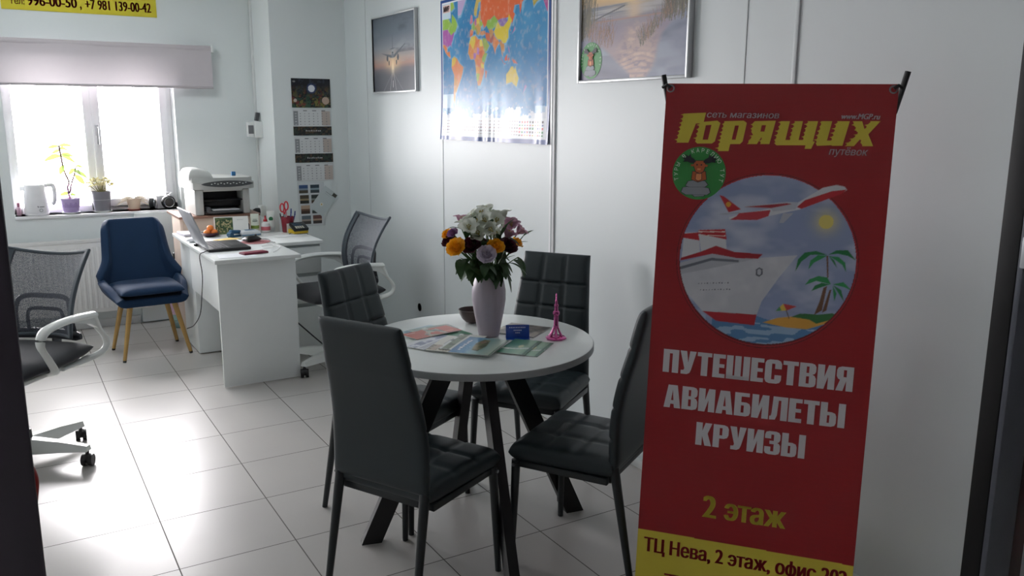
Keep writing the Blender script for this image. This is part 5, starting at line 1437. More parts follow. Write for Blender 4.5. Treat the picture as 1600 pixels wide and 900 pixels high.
def jag(c, seed):
    """flying speed-lines along the left flank of each letter"""
    R_ = random.Random(seed)
    n = len(c); out = []
    ar = sum(c[i][0] * c[(i + 1) % n][1] - c[(i + 1) % n][0] * c[i][1] for i in range(n))
    for i in range(n):
        a, b = c[i], c[(i + 1) % n]
        dx, dy = b[0] - a[0], b[1] - a[1]
        out.append(a)
        left = (dy < 0) if ar > 0 else (dy > 0)
        if left and abs(dy) > abs(dx) * .9 and abs(dy) > 12:
            k = max(2, int(abs(dy) / 5.5))
            for q in range(k):
                t0, t1, t2 = (q + .15) / k, (q + .5) / k, (q + .85) / k
                e = R_.uniform(2, 9) * (1 if q % 2 else -.35)
                out.append((a[0] + dx * t0, a[1] + dy * t0))
                out.append((a[0] + dx * t1 - e, a[1] + dy * t1))
                out.append((a[0] + dx * t2, a[1] + dy * t2))
    return out
GOR = [[[[-248.6,83.3],[-186.7,79.5],[-192.3,109.6],[-212.6,110.0],[-230.0,163.6],[-263.9,164.4]]],[[[-197.4,105.8],[-154.4,101.2],[-145.8,107.4],[-157.5,158.4],[-165.3,164.4],[-205.4,165.4],[-211.6,159.7],[-202.9,110.8]],[[-185.2,114.4],[-169.8,113.1],[-176.6,154.0],[-191.1,154.4]]],[[[-136.1,102.4],[-83.3,100.1],[-74.9,106.1],[-82.4,156.6],[-89.0,164.0],[-115.5,164.7],[-118.4,184.1],[-148.4,184.9]],[[-105.9,113.9],[-95.5,113.7],[-101.7,152.3],[-112.1,152.5]]],[[[-54.2,101.0],[1.1,98.7],[-11.1,162.1],[-35.6,162.7],[-31.7,140.1],[-44.0,162.9],[-70.2,163.5],[-56.1,137.8],[-61.4,129.8],[-59.4,107.3]],[[-34.8,111.6],[-23.7,111.4],[-26.6,128.6],[-37.2,128.8]]],[[[14.1,99.9],[37.7,99.5],[29.8,150.1],[40.8,149.9],[49.5,99.3],[71.2,98.9],[63.9,149.3],[74.7,149.1],[82.9,98.7],[109.7,98.3],[100.6,152.2],[106.0,152.1],[97.7,172.0],[81.1,172.5],[82.6,163.0],[7.6,164.9],[1.6,159.4]]],[[[118.6,98.1],[145.2,97.7],[136.1,149.0],[146.3,148.8],[157.5,97.5],[189.0,97.0],[176.0,162.0],[149.6,162.7],[148.6,161.3],[111.9,163.7],[108.2,156.7]]],[[[196.0,96.9],[219.4,96.5],[226.7,117.0],[240.0,96.1],[264.4,95.7],[237.4,130.6],[251.7,161.0],[224.9,161.7],[218.2,143.9],[204.5,162.2],[181.8,162.8],[210.9,129.7]]]]
gm = MB()
for i, gl_ in enumerate(GOR):
    cs = [jag(gl_[0], i)] + gl_[1:]
    Vv, F = fill_poly(cs)
    gm.add([BP(a, b, L_) for a, b, _ in Vv], F)
gm.build('banner_title', M_by, bn, smooth=False, weld=False)
B2 = lambda x, y: BP(x, y, L_)
for body, box, w, sh in (('сеть магазинов', (-184, 9, 93, 79.5), .015, .15), ('www.MGP.ru', (167, 263, 91.5, 77), .04, .25), ('путёвок', (143.6, 241, 192, 166), .015, .2)):
    wm = MB(); put_text(wm, body, B2, *box, bold=w, shear=sh)
    wm.build('banner_small_lettering', M_bw, bn, smooth=False, weld=False)

# heavy condensed capitals for the three big lines, drawn stroke by stroke
def heavy(ch):
    """contours in a cell of height 1, and the cell width"""
    S_, T_ = .235, .17     # stem and bar
    def R(x0, x1, y0, y1): return [(x0, y0), (x1, y0), (x1, y1), (x0, y1)]
    def rnd(x0, x1, y0, y1, c=.12):
        return [(x0 + c, y0), (x1 - c, y0), (x1 - c * .3, y0 + c * .3), (x1, y0 + c), (x1, y1 - c), (x1 - c * .3, y1 - c * .3), (x1 - c, y1), (x0 + c, y1), (x0 + c * .3, y1 - c * .3), (x0, y1 - c), (x0, y0 + c), (x0 + c * .3, y0 + c * .3)]
    W = .58
    if ch == 'П': return [[R(0, S_, 0, 1)], [R(W - S_, W, 0, 1)], [R(S_ - .01, W - S_ + .01, 1 - T_, 1)]], W
    if ch == 'Т': return [[R(.15, .15 + S_, 0, 1 - T_ + .01)], [R(0, .53, 1 - T_, 1)]], .53
    if ch == 'Е': return [[R(0, S_, 0, 1)], [R(S_ - .01, .45, 0, T_)], [R(S_ - .01, .45, 1 - T_, 1)], [R(S_ - .01, .42, .43, .43 + T_ * .9)]], .45
    if ch == 'Ш': return [[R(0, S_, 0, 1)], [R(.30, .30 + S_ * .95, 0, 1)], [R(.60, .60 + S_, 0, 1)], [R(.01, .82, 0, T_ * .9)]], .835
    if ch == 'У': return [[[(0, 1), (S_ + .01, 1), (.31, .50), (.36, 1), (.60, 1), (.43, .20), (.38, .06), (.28, 0), (.05, 0), (.05, .16), (.15, .17), (.18, .24)]]], .60
    if ch == 'С': return [[rnd(0, W, 0, 1, .16)[0:3] + [(W, .16), (W, .36), (W - S_, .36), (W - S_, .17), (S_, .17), (S_, .83), (W - S_, .83), (W - S_, .62), (W, .62), (W, .84)] + rnd(0, W, 0, 1, .16)[5:]]], W
    if ch == 'В': return [[[(0, 0), (.40, 0), (.53, .05), (.57, .16), (.57, .38), (.52, .49), (.44, .53), (.52, .57), (.56, .66), (.56, .86), (.51, .96), (.40, 1), (0, 1)], R(S_, .335, .15, .45), R(S_, .325, .59, .86)]], .57
    if ch == 'Б': return [[[(0, 0), (.42, 0), (.53, .05), (.57, .16), (.57, .42), (.53, .54), (.42, .60), (S_, .60), (S_, .84), (.52, .84), (.52, 1), (0, 1)], R(S_, .335, .15, .46)]], .57
    if ch == 'И': return [[[(0, 0), (S_, 0), (.36, .52), (.36, 0), (.59, 0), (.59, 1), (.36, 1), (.235, .50), (S_, 1), (0, 1)]]], .59
    if ch == 'Я': return [[[(.57, 0), (.57, 1), (.17, 1), (.05, .95), (.01, .84), (.01, .60), (.06, .49), (.13, .45), (0, 0), (.24, 0), (.34, .42), (.34, 0)], R(.24, .34, .57, .86)]], .57
    if ch == 'А': return [[[(0, 0), (.23, 0), (.25, .17), (.37, .17), (.39, 0), (.62, 0), (.48, 1), (.14, 1)], [(.265, .33), (.355, .33), (.31, .80)]]], .62
    if ch == 'Л': return [[[(0, 0), (.20, .02), (.26, .20), (.29, .84), (.38, .84), (.38, 0), (.61, 0), (.61, 1), (.10, 1), (.07, .30), (.05, .17), (0, .16)]]], .61
    if ch == 'Ы': return [[[(0, 0), (.38, 0), (.50, .05), (.54, .16), (.54, .44), (.50, .56), (.38, .61), (S_, .61), (S_, 1), (0, 1)], R(S_, .315, .15, .47)], [R(.60, .835, 0, 1)]], .835
    if ch == 'К': return [[R(0, S_, 0, 1)], [[(S_ - .01, .60), (.34, 1), (.59, 1), (.44, .54), (.60, 0), (.35, 0), (S_ - .01, .46)]]], .60
    if ch == 'Р': return [[[(0, 0), (S_, 0), (S_, .40), (.40, .40), (.52, .45), (.57, .57), (.57, .84), (.52, .95), (.40, 1), (0, 1)], R(S_, .335, .54, .86)]], .57
    if ch == 'З': return [[[(0, .14), (.04, .04), (.15, 0), (.40, 0), (.52, .05), (.56, .16), (.56, .40), (.51, .49), (.45, .52), (.51, .56), (.55, .65), (.55, .86), (.50, .96), (.39, 1), (.15, 1), (.04, .96), (0, .85), (0, .68), (.22, .68), (.22, .86), (.32, .86), (.32, .59), (.17, .59), (.17, .45), (.33, .45), (.33, .14), (.22, .14), (.22, .33), (0, .33)]]], .56
    return [[R(0, .3, 0, 1)]], .3
def heavy_text(mb, body, place, x0, x1, y0, y1):
    x = 0; items = []
    for ch in body:
        g, w = heavy(ch); items.append((g, x)); x += w + .045
    tot = x - .045
    for g, ox in items:
        for contours in g:
            Vv, F = fill_poly(contours)
            mb.add([place(x0 + (a + ox) / tot * (x1 - x0), y0 + b * (y1 - y0)) for a, b, _ in Vv], F)
for body, box in (('ПУТЕШЕСТВИЯ', (-259.5, 256, 823.5, 756)), ('АВИАБИЛЕТЫ', (-250, 244, 927, 859.7)), ('КРУИЗЫ', (-152, 148, 1027, 960))):
    hm = MB(); heavy_text(hm, body, B2, *box)
    hm.build('banner_headline', M_bw, bn, smooth=False, weld=False)
ym = MB()
put_text(ym, '2', B2, -118, -78, 1239, 1174, bold=.05)
put_text(ym, 'этаж', B2, -57, 113.5, 1238, 1188, bold=.045)
ym.build('banner_floor_lettering', M_by, bn, smooth=False, weld=False)
for body, box in (('ТЦ Нева, 2 этаж, офис 202', (-281, 288, 1384, 1328)), ('Тел: 996-00-50', (-215, 215, 1478, 1430))):
    rm = MB(); put_text(rm, body, B2, *box, bold=.045)
    rm.build('banner_address_lettering', M_br, bn, smooth=False, weld=False)
emblem(lambda x, y, l: BP(-195 + x * 1000, 248 + y * 1000, l), .0737).build('round_emblem', LOGO_M, bn, smooth=False, weld=False)
M_pole = mat('black_banner_pole', '#111214', .45)
hub = (0, 800)
MB().box(-.03, .03, -.03, .03, -.03, .03, .012, M=Matrix.Translation(Vector(BP(0, 800, -.12)))).build('stand_hub', M_pole, bn)
for s, tip in ((-1, (-313, -24)), (1, (320, -33))):
    MB().tube([BP(0, 800, -.12), BP(s * 100, 540, -.105), BP(s * 205, 270, -.06), BP(tip[0] * .93, 70, -.012), BP(tip[0], tip[1], -.006)], [.008, .007, .0065, .007, .008], 10).build('upper_arm', M_pole, bn)
    cl = MB().tube([BP(s * 313, 10, -.006), BP(s * 300, 4, .004), BP(s * 289, 12, .003)], .0045, 8).build('hook', M_pole, bn)
    MB().tube([BP(s * 289 + 9 * math.cos(a), 14 + 9 * math.sin(a), .0008) for a in [2 * PI * i / 20 for i in range(20)]], .0022, 8, closed=True).build('eyelet', M_bolt, bn)
    MB().tube([BP(0, 800, -.12), BP(s * 150, 1200, -.085), BP(s * 300, 1590, -.008)], [.008, .007, .006], 10).build('lower_leg', M_pole, bn)
pA = Vector(BP(0, 800, -.12)); pB = pA + Vector((BN.x * .30, BN.y * .30, 0)); pB.z = .012
MB().tube([pA, pB], [.009, .008], 10).build('rear_leg', M_pole, bn)
MB().ball(tuple(pB), .0115, seg=12).build('foot', M_rubber, bn)

# red thing by the left frame
rh = thing('red_door_handle', 'red rounded handle peeking out behind the dark door frame on the left', 'handle', (-.02, 1.2, 1.0))
MB().tube(spline([(.004, .0, .04), (.006, .04, .038), (.012, .075, .022), (.0155, .085, .0), (.012, .075, -.022), (.006, .04, -.038), (.004, .0, -.04)], 6), .009, 12).build('handle_bow', mat('red_handle_plastic', '#a0191b', .35), rh)
MB().box(-.03, -.002, .0, .012, -.08, .08, .004).build('back_plate', M_black_plastic, rh)

# ------------------------------------------------------------------ on the round table
K = 1.0333
def brochure(name, label, x, y, ang, w, l, z, base, paint, th=.0022, group=None, cat='brochure'):
    t = thing(name, label, cat, (x * K, y * K, TZ + z), math.radians(ang), group)
    A = Art(w, l, 56, base)
    paint(A)
    A.sheet('cover', print_mat('brochure_print', .3, coat=.1), t, pos=lambda a, b: np.stack([a - w / 2, l / 2 - b, np.full_like(a, th) + .0012 * np.sin(a / w * PI)], -1))
    MB().box(-w / 2, w / 2, -l / 2, l / 2, 0, th - .0001, .0003).build('pages', mat('page_edges', '#c9ccc9', .7), t)
    return t
def lines(A, x0, x1, y0, n, dy, c, seed=1, h=.0018):
    q = random.Random(seed)
    for i in range(n): A.rect(x0, x0 + (x1 - x0) * q.uniform(.6, 1), y0 + i * dy, y0 + i * dy + h, c)
def p_lightblue(A): A.rect(0, A.w, 0, A.h * .4, '#8fb0bf'); lines(A, .01, A.w - .01, A.h * .5, 5, .009, '#9aa8a8')
def p_greycover(A): n = A.fbm(.03, 3); A.put(n > .5, '#6f8379', .8); A.put(n < .35, '#b7c2bc', .8)
def p_green(A): A.rect(0, A.w, 0, A.h * .45, '#2f6b52'); n = A.fbm(.02, 7); A.put(n > .55, '#6ea184', .7)
def p_red(A):
    A.C[:] = lin('#b8452f'); n = A.fbm(.035, 12)
    A.put((n > .48) * (abs(A.X - A.w * .5) < A.w * .2), '#a8a695', .9); A.put((n > .60) * (abs(A.X - A.w * .5) < A.w * .2), '#56645a', .9)
    A.rect(.012, .05, .012, .018, '#e3c9bd'); A.rect(A.w - .06, A.w - .02, A.h - .03, A.h - .022, '#d98a6a')
def p_white1(A):
    n = A.fbm(.03, 21); A.rect(.008, A.w - .008, .02, A.h * .55, '#a9b0c6'); A.put((n > .5) * (A.Y < A.h * .55) * (A.Y > .02), '#7781a0', .8); A.put((n < .35) * (A.Y < A.h * .55) * (A.Y > .02), '#dfe3ea', .9)
    A.rect(0, A.w, A.h - .008, A.h, '#2b3a63'); lines(A, .01, A.w - .01, A.h * .65, 5, .008, '#8b90a3')
def p_white2(A): A.rect(.006, A.w * .35, .01, A.h * .4, '#b3a293'); n = A.fbm(.02, 31); A.put((n > .5) * (A.X < A.w * .4) * (A.Y < A.h * .4), '#6c6658', .8); lines(A, A.w * .42, A.w - .01, .02, 10, .012, '#a3a8a8', 4); lines(A, .01, A.w * .6, A.h * .55, 6, .011, '#b6a58b', 5)
def p_green2(A): n = A.fbm(.03, 35); A.rect(.01, A.w * .9, .01, A.h * .35, '#718060'); A.put((n > .5) * (A.Y < A.h * .35), '#36452f', .8); lines(A, .012, A.w * .8, A.h * .45, 8, .011, '#b4b9ae', 6)
def p_blue(A):
    v = A.Y / A.h
    A.C = A.ramp(v, [(0, '#2a6ea6'), (.32, '#4f93bd'), (.5, '#8fb7bd'), (.62, '#7aa3a0'), (1, '#b7c3b2')])
    n = A.fbm(.03, 41)
    isl = A.inside([(A.w * .18, A.h * .62), (A.w * .2, A.h * .46), (A.w * .42, A.h * .40), (A.w * .62, A.h * .36), (A.w * .9, A.h * .44), (A.w * .86, A.h * .60), (A.w * .5, A.h * .68)])
    A.put(isl, '#5c6440'); A.put(isl * (n > .5), '#8a8257', .9); A.put(isl * (n < .36), '#37482f', .9)
    A.disc(A.w * .70, A.h * .50, .014, '#8a6c55', .012)
    A.put((n > .6) * (v < .35), '#cfdfe8', .6)
    for k, x in enumerate((.16, .27, .36, .46, .56, .66, .74)): A.rect(A.w * x, A.w * (x + .06), A.h * (.13 - .01 * (k % 2)), A.h * .20, '#e9eef0')
    A.rect(0, A.w, A.h - .006, A.h, '#2f5a4a')
def p_gl(A):
    v = A.Y / A.h
    A.C = A.ramp(v, [(0, '#3f8468'), (.4, '#6aa488'), (.7, '#9bbfa2'), (1, '#4f8f70')])
    d = np.hypot(A.X - A.w * 1.1, A.Y - A.h * .1); A.put((abs(d - A.w * .8) < .006).astype(float), '#dfe9df')
    A.disc(A.w * .5, A.h * .55, .02, '#d9dfb5', .008); A.rect(0, A.w, A.h - .012, A.h, '#1f5b41')
def p_brown(A): n = A.fbm(.03, 61); A.C[:] = lin('#6f655e'); A.put(n > .52, '#998a7c', .8); A.put(n < .36, '#3a3636', .9); A.rect(0, A.w * .5, 0, .012, '#b5a99a')
G = 'travel brochures on the round table'
brochure('brochure', 'pale blue leaflet at the back of the left brochure pile', 1.245, 2.665, 18, .15, .09, .0004, '#c3cfd0', p_lightblue, group=G)
brochure('brochure', 'green brochure under the red one on the round table', 1.268, 2.572, 6, .20, .10, .0004, '#4d8467', p_green, group=G)
brochure('brochure', 'grey-green brochure behind the red one on the round table', 1.275, 2.655, 4, .17, .08, .0032, '#8d9a92', p_greycover, group=G)
brochure('brochure', 'red brochure with a grey picture at the left side of the round table', 1.247, 2.608, 12, .205, .095, .0062, '#b8452f', p_red, group=G)
brochure('brochure', 'white and blue leaflet below the red brochure on the round table', 1.195, 2.505, 28, .20, .10, .0032, '#d5d9de', p_white1, group=G)
brochure('brochure', 'cream leaflet with small photos left of the blue island brochure', 1.228, 2.445, 41, .20, .085, .0062, '#d3d2c6', p_white2, group=G)
brochure('brochure', 'white leaflet with a green photo tucked under the blue island brochure', 1.275, 2.425, 41, .21, .10, .0092, '#d6dad4', p_green2, group=G)
brochure('brochure', 'blue brochure with a rocky island, nearest the front of the round table', 1.292, 2.345, 41, .205, .145, .0122, '#4f93bd', p_blue, .003, group=G)
brochure('brochure', 'green brochure lowest of the two beside the blue island brochure', 1.450, 2.268, 39, .185, .095, .0004, '#6aa488', p_gl, group=G)
brochure('brochure', 'green brochure with a white arc, on top right of the blue island brochure', 1.420, 2.300, 39, .185, .10, .0032, '#6aa488', p_gl, group=G)
brochure('magazine', 'brown and grey magazine behind the blue card holder', 1.548, 2.492, 33, .16, .165, .0004, '#6f655e', p_brown, .004, group=G, cat='magazine')
cd = thing('card_holder', 'small blue business card holder standing right of the vase', 'card holder', (1.478 * K, 2.408 * K, TZ + .0004), math.radians(-27))
Rc = Matrix.Rotation(math.radians(-16), 4, 'X')
MB().box(-.042, .042, -.002, .002, .002, .048, .001, M=Rc).box(-.042, .042, -.02, .03, 0, .003, .001).build('holder_body', mat('cobalt_blue_plastic', '#1a49a8', .25), cd)
MB().box(-.038, .038, .0022, .006, .004, .05, .0005, M=Rc).build('card_stack', mat('card_white', '#d9dde2', .5), cd)
cl_ = MB()
for (x0, x1, z0) in ((-.030, .030, .037), (-.014, .016, .027), (-.008, .010, .018)):
    n = int((x1 - x0) / .006)
    for k in range(n): cl_.box(x0 + k * .006, x0 + k * .006 + .004, -.0024, -.0019, z0, z0 + .004, 0, M=Rc)
cl_.build('holder_print', mat('card_print_pale', '#c9d6ee', .4), cd, smooth=False)

bw = thing('coconut_bowl', 'dark brown half-shell bowl behind the vase', 'bowl', (1.452 * K, 2.69 * K, TZ + .0003))
prof = [(.8 * a_, .78 * b_) for a_, b_ in [(.018, 0), (.03, .004), (.05, .024), (.062, .05), (.066, .068), (.062, .068), (.057, .05), (.045, .026), (.025, .010), (.001, .008)]]
MB().lathe(prof, 36, cap1=False).build('bowl_body', mat('coconut_brown', '#3d2c28', .35, vary=.2, scale=40), bw)
MB().lathe([(.001, .031), (.0395, .031)], 24, cap0=False, cap1=False).build('bowl_filling', mat('beige_filling', '#8f7a70', .8, vary=.3, scale=90), bw)

VX, VY = 1.458, 2.575
vs = thing('vase', 'tall pale grey-lilac ceramic vase holding the flowers on the round table', 'vase', (VX, VY, TZ + .0003))
vp = [(.034, 0), (.037, .003), (.043, .035), (.053, .085), (.0605, .135), (.0605, .17), (.055, .20), (.046, .222), (.045, .226), (.042, .226), (.043, .22), (.051, .20), (.055, .17), (.055, .135), (.047, .085), (.035, .03), (.001, .012)]
MB().lathe(vp, 48, cap1=False).build('vase_body', mat('lilac_grey_ceramic', '#b3a9b4', .42, vary=.03), vs)

M_pink = mat('metallic_pink', '#cc639f', .24, metal=.8)
tw = thing('tower_figurine', 'shiny pink television tower figurine at the right of the round table', 'figurine', (1.590 * K, 2.338 * K, TZ + .0003))
MB().lathe([(.036, 0), (.038, .002), (.038, .006), (.033, .009), (.012, .011)], 8).build('tower_base', M_pink, tw, sharp=30)
b = MB()
for k in range(6):
    a = 2 * PI * k / 6
    b.tube([(.024 * math.cos(a), .024 * math.sin(a), .008), (.014 * math.cos(a), .014 * math.sin(a), .026), (.006 * math.cos(a), .006 * math.sin(a), .045)], [.004, .0035, .003], 8)
b.build('tower_legs', M_pink, tw)
MB().lathe([(.008, .04), (.010, .046), (.0085, .052), (.0078, .085), (.011, .088), (.0125, .094), (.011, .100), (.007, .103), (.006, .118), (.008, .120), (.008, .125), (.0045, .127), (.004, .14), (.0028, .142), (.002, .163), (.0004, .166)], 18).build('tower_shaft', M_pink, tw)

# ------------------------------------------------------------------ the bouquet
M_petal_w = mat('white_petal', '#dfe4da', .55, vary=.08, transl=.25)
M_petal_p = mat('pink_petal', '#c79db2', .55, vary=.15, transl=.25)
M_petal_l = mat('lilac_white_petal', '#cfc8d6', .55, vary=.15, scale=40, transl=.25)
M_petal_v = mat('lilac_petal', '#9a6fa0', .55, vary=.2, transl=.2)
M_petal_y = mat('golden_petal', '#f2b21e', .5, vary=.15, transl=.2)
M_petal_b = mat('burgundy_petal', '#4a0f26', .5, vary=.2, transl=.1)
M_green = mat('dark_green_leaf', '#2c4a26', .45, vary=.3, scale=25, transl=.15)
M_stemg = mat('green_stem', '#4a6636', .5)
M_anther = mat('anther_brown', '#b3a566', .6)
R = random.Random(11)
def rose_mesh(r, seed):
    q = random.Random(seed); m = MB()
    for layer, (n, rad, h, curl) in enumerate(((3, .16, 1.0, .0), (4, .34, 1.02, .05), (5, .54, .95, .16), (6, .76, .80, .30), (7, .98, .58, .42))):
        for k in range(n):
            a0 = 2 * PI * (k + .37 * layer) / n + q.uniform(-.15, .15)
            wa = PI / n * 1.5; hh = h * q.uniform(.9, 1.08); ph = q.uniform(0, 6)
            def f(u, v):
                a = a0 + u * wa * (1 - .2 * v)
                rr = r * (rad * (.25 + .75 * math.sin(min(1, v * 1.2) * PI / 2)) + curl * .45 * max(0, v - .55) + .04 * math.sin(7 * u + ph) * v)
                z = r * (hh * math.sin(v * PI / 2 * (1 - .25 * curl)) - .45 - .16 * u * u * v + .05 * math.sin(6 * u + ph) * v - curl * .5 * max(0, v - .7))
                return (rr * math.cos(a), rr * math.sin(a), z)
            m.surf(f, [-1, -.66, -.33, 0, .33, .66, 1], [0, .2, .4, .6, .8, 1])
    m.lathe([(r * .02, -r * .5), (r * .5, -r * .3), (r * .45, 0), (r * .12, r * .1)], 10)
    return m
def lily_mesh(r, seed):
    q = random.Random(seed); m = MB()
    for k in range(6):
        a0 = 2 * PI * k / 6 + q.uniform(-.12, .12)
        wide = .48 if k % 2 else .36
        op = q.uniform(.62, .9)
        def f(u, v):
            rad = r * (.07 + op * v ** 1.5); z = r * (1.25 * v - .45 * v ** 3) - r * .5
            w = r * wide * math.sin(PI * min(.965, .12 + v * .85)) ** .7
            c, s = math.cos(a0), math.sin(a0)
            cup = .22 * r * u * u * (1 - .7 * v) + .04 * r * math.sin(9 * v + k)
            return (rad * c - u * w * s, rad * s + u * w * c, z + cup)
        m.surf(f, [-1, -.5, 0, .5, 1], [0, .15, .3, .45, .6, .75, .9, 1])
    return m
def stamens(r):
    m = MB()
    for k in range(5):
        a = 2 * PI * k / 5 + .3
        p = Vector((.15 * r * math.cos(a), .15 * r * math.sin(a), .25 * r))
        m.tube([(0, 0, -.3 * r), tuple(p)], .0009, 5)
        m.ball(tuple(p), .0022, (1, 1, 1.6), 6)
    return m
def orient(d):
    return Vector(d).to_track_quat('Z', 'Y').to_euler()
camv = Vector((0, 0, CAM_H))
FLOW = []
def flower(name, label, kind, x, z, k, r, m, cat, group, seed):
    p = Vector((x, 2.59, z)); p = camv + (p - camv) * (1 + k)
    mouth = Vector((VX, VY, TZ + .215))
    d = (p - mouth)
    face = d.normalized() + Vector((-.33, -.55, .45)) * ((.75 if kind == 'lily' else .45) if k <= 0 else .1)
    q_ = random.Random(seed * 7 + 1)
    if kind == 'lily': face = face.normalized() + Vector((q_.uniform(-.55, .55), q_.uniform(-.4, .4), q_.uniform(-.3, .4)))
    t = thing(name, label, cat, tuple(mouth), 0, group)
    bl_ = (rose_mesh if kind == 'rose' else lily_mesh)(r, seed).build('blossom', m, t, weld=False, sharp=180, loc=tuple(d), rot=orient(face))
    if kind == 'lily':
        stamens(r).build('stamens', M_anther, bl_)
    rim = Vector((d.x, d.y, 0)); rim = rim.normalized() * min(.030, rim.length)
    low = Vector((-rim.x * .5, -rim.y * .5, -.17))
    back = d - face.normalized() * r * .35
    MB().tube(spline([tuple(low), (rim.x * .9, rim.y * .9, .012), tuple(rim.lerp(back, .55) + Vector((0, 0, .012))), tuple(back)], 5), .0024, 7).build('stem', M_stemg, t)
    return t
GW, GP, GY, GB = 'white lilies in the bouquet', 'pink lilies in the bouquet', 'yellow roses in the bouquet', 'burgundy flowers in the bouquet'
for i, (x, z, k, lab) in enumerate(((1.387, 1.120, -.025, 'white lily at the left of the bouquet, just above the yellow rose'), (1.439, 1.166, .0, 'white lily at the top left of the bouquet'), (1.479, 1.163, .005, 'white lily at the very top of the bouquet'), (1.480, 1.105, -.035, 'white lily in the middle of the bouquet facing the camera'), (1.523, 1.160, .005, 'white lily at the top right of the bouquet'), (1.402, 1.158, .005, 'white lily at the upper left edge of the bouquet'), (1.455, 1.140, -.022, 'white lily just above the middle one in the bouquet'), (1.420, 1.138, -.012, 'white lily between the left and the middle ones of the bouquet'), (1.498, 1.138, -.012, 'white lily beside the pink ones in the bouquet'), (1.46, 1.15, .03, 'white lily at the back of the bouquet, mostly hidden'), (1.375, 1.145, .004, 'white lily at the left shoulder of the bouquet beside a pink one'), (1.455, 1.178, .014, 'white lily peeking out at the top middle of the bouquet'), (1.535, 1.135, .012, 'white lily behind the upper pink one of the bouquet'), (1.425, 1.098, -.018, 'white lily low between the two left burgundy flowers'), (1.500, 1.088, -.01, 'white lily low between the front yellow rose and the pink ones'))):
    flower('lily', lab, 'lily', x, z, k, .041, M_petal_w, 'flower', GW, 20 + i)
for i, (x, z, k, lab) in enumerate(((1.560, 1.120, -.012, 'pink lily at the upper right of the bouquet'), (1.598, 1.098, .0, 'pale pink lily at the right edge of the bouquet'), (1.361, 1.150, .01, 'pink lily at the upper left edge of the bouquet'), (1.548, 1.090, -.02, 'pink lily right above the burgundy flower of the bouquet'))):
    flower('lily', lab, 'lily', x, z, k, .038, M_petal_p, 'flower', GP, 40 + i)
for i, (x, z, k, r, lab) in enumerate(((1.334, 1.058, -.03, .034, 'golden yellow rose at the left of the bouquet, largest of the yellow ones'), (1.496, 1.048, -.04, .031, 'golden yellow rose at the front middle of the bouquet'), (1.303, 1.106, .0, .022, 'small yellow rose at the far left edge of the bouquet'), (1.584, 1.055, -.015, .026, 'yellow rose at the right edge of the bouquet'))):
    flower('rose', lab, 'rose', x, z, k, r, M_petal_y, 'flower', GY, 60 + i)
for i, (x, z, k, r, lab) in enumerate(((1.306, 1.082, -.005, .026, 'burgundy flower behind the largest yellow rose at the left'), (1.393, 1.060, -.02, .036, 'large burgundy flower left of the middle of the bouquet'), (1.545, 1.046, -.035, .036, 'large burgundy flower at the right front of the bouquet'), (1.44, 1.06, -.005, .032, 'burgundy flower deep in the middle of the bouquet'))):
    flower('carnation', lab, 'rose', x, z, k, r, M_petal_b, 'flower', GB, 80 + i)
flower('lisianthus', 'white and lilac ruffled flower hanging at the front of the bouquet', 'rose', 1.458, 1.022, -.045, .033, M_petal_l, 'flower', None, 95)
flower('lisianthus', 'small lilac flower at the left edge of the bouquet', 'rose', 1.322, 1.108, -.012, .020, M_petal_v, 'flower', None, 96)
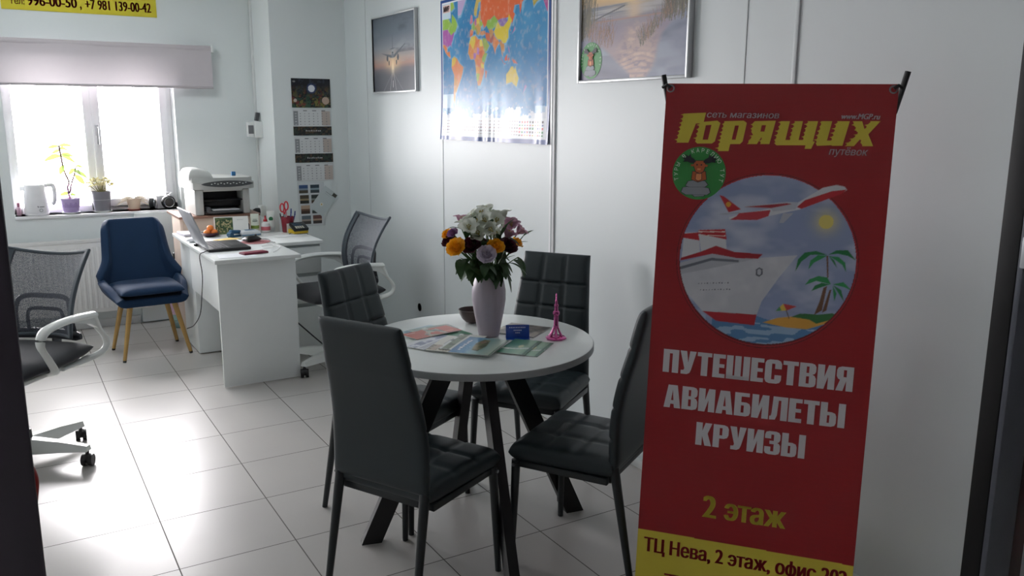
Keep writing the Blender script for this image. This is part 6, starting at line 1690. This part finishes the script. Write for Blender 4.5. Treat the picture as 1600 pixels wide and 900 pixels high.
# leafy sprigs
def sprig(lab, x, z, k, n, L, W, seed):
    low_ = z < 1.04
    q = random.Random(seed)
    p = camv + (Vector((x, 2.59, z)) - camv) * (1 + k)
    mouth = Vector((VX, VY, TZ + .215)); d = p - mouth
    t = thing('leaf_sprig', lab, 'leaves', tuple(mouth), 0, 'green sprigs in the bouquet')
    rim = Vector((d.x, d.y, 0)); rim = rim.normalized() * min(.034, rim.length)
    pts = spline([(-rim.x * .5, -rim.y * .5, -.15), tuple(rim * .95 + Vector((0, 0, .012))), tuple(rim.lerp(d, .55) + Vector((0, 0, .01))), tuple(d)], 6)
    MB().tube(pts, .0018, 6).build('stem', M_stemg, t)
    lm = MB()
    for i in range(n):
        s = pts[int(len(pts) * (.50 + .48 * i / max(1, n - 1)))] if i < n - 1 else pts[-1]
        dr = d.normalized() * .8 + Vector((q.uniform(-1, 1), q.uniform(-1, .4), q.uniform(-.5, .5)))
        if low_: dr = Vector((d.x, d.y, 0)).normalized() * .45 + Vector((q.uniform(-.7, .7), q.uniform(-.9, .3), q.uniform(-.7, .35)))
        leaf(lm, tuple(s), tuple(dr), L * q.uniform(.75, 1.15) * (.72 if low_ else 1), W * q.uniform(.8, 1.15), q.uniform(.4, .9) if low_ else q.uniform(.05, .5))
    lm.build('foliage', M_green, t, weld=False, sharp=180)
for i, (x, z, k, n, L, W, lab) in enumerate(((1.350, 1.012, -.02, 8, .075, .042, 'dark leaves hanging at the lower left of the bouquet'), (1.395, .975, -.03, 8, .065, .042, 'dark leaves drooping over the left shoulder of the vase'), (1.520, .985, -.03, 8, .07, .042, 'dark leaves drooping over the right shoulder of the vase'), (1.590, 1.0, -.01, 4, .08, .036, 'curved green leaf reaching out at the lower right of the bouquet'), (1.610, 1.075, .0, 3, .075, .020, 'narrow green leaves at the right edge of the bouquet'), (1.360, 1.115, -.01, 4, .075, .026, 'green leaves among the flowers at the left of the bouquet'), (1.516, 1.10, -.02, 5, .075, .024, 'green leaves between the white and the pink lilies'), (1.452, .985, -.045, 8, .06, .038, 'dark leaves hanging over the front rim of the vase'), (1.445, 1.085, -.02, 6, .07, .030, 'pale green leaves in the middle of the bouquet'), (1.38, 1.085, -.005, 6, .07, .032, 'broad green leaves behind the left burgundy flower'), (1.52, 1.075, -.005, 6, .07, .032, 'broad green leaves behind the right burgundy flower'), (1.42, 1.03, -.01, 9, .08, .045, 'dark leaves behind the front flowers at the left'), (1.50, 1.03, -.01, 9, .08, .045, 'dark leaves behind the front flowers at the right'), (1.475, 1.165, .005, 3, .035, .012, 'slim green leaves sticking out at the top of the bouquet'), (1.41, 1.135, -.012, 5, .055, .020, 'narrow green leaves between the white lilies at the left'), (1.475, 1.125, -.014, 5, .055, .020, 'narrow green leaves between the middle white lilies'), (1.44, 1.03, .03, 9, .085, .045, 'dark leaves at the back of the bouquet'))):
    sprig(lab, x, z, k, n, L, W, 200 + i)
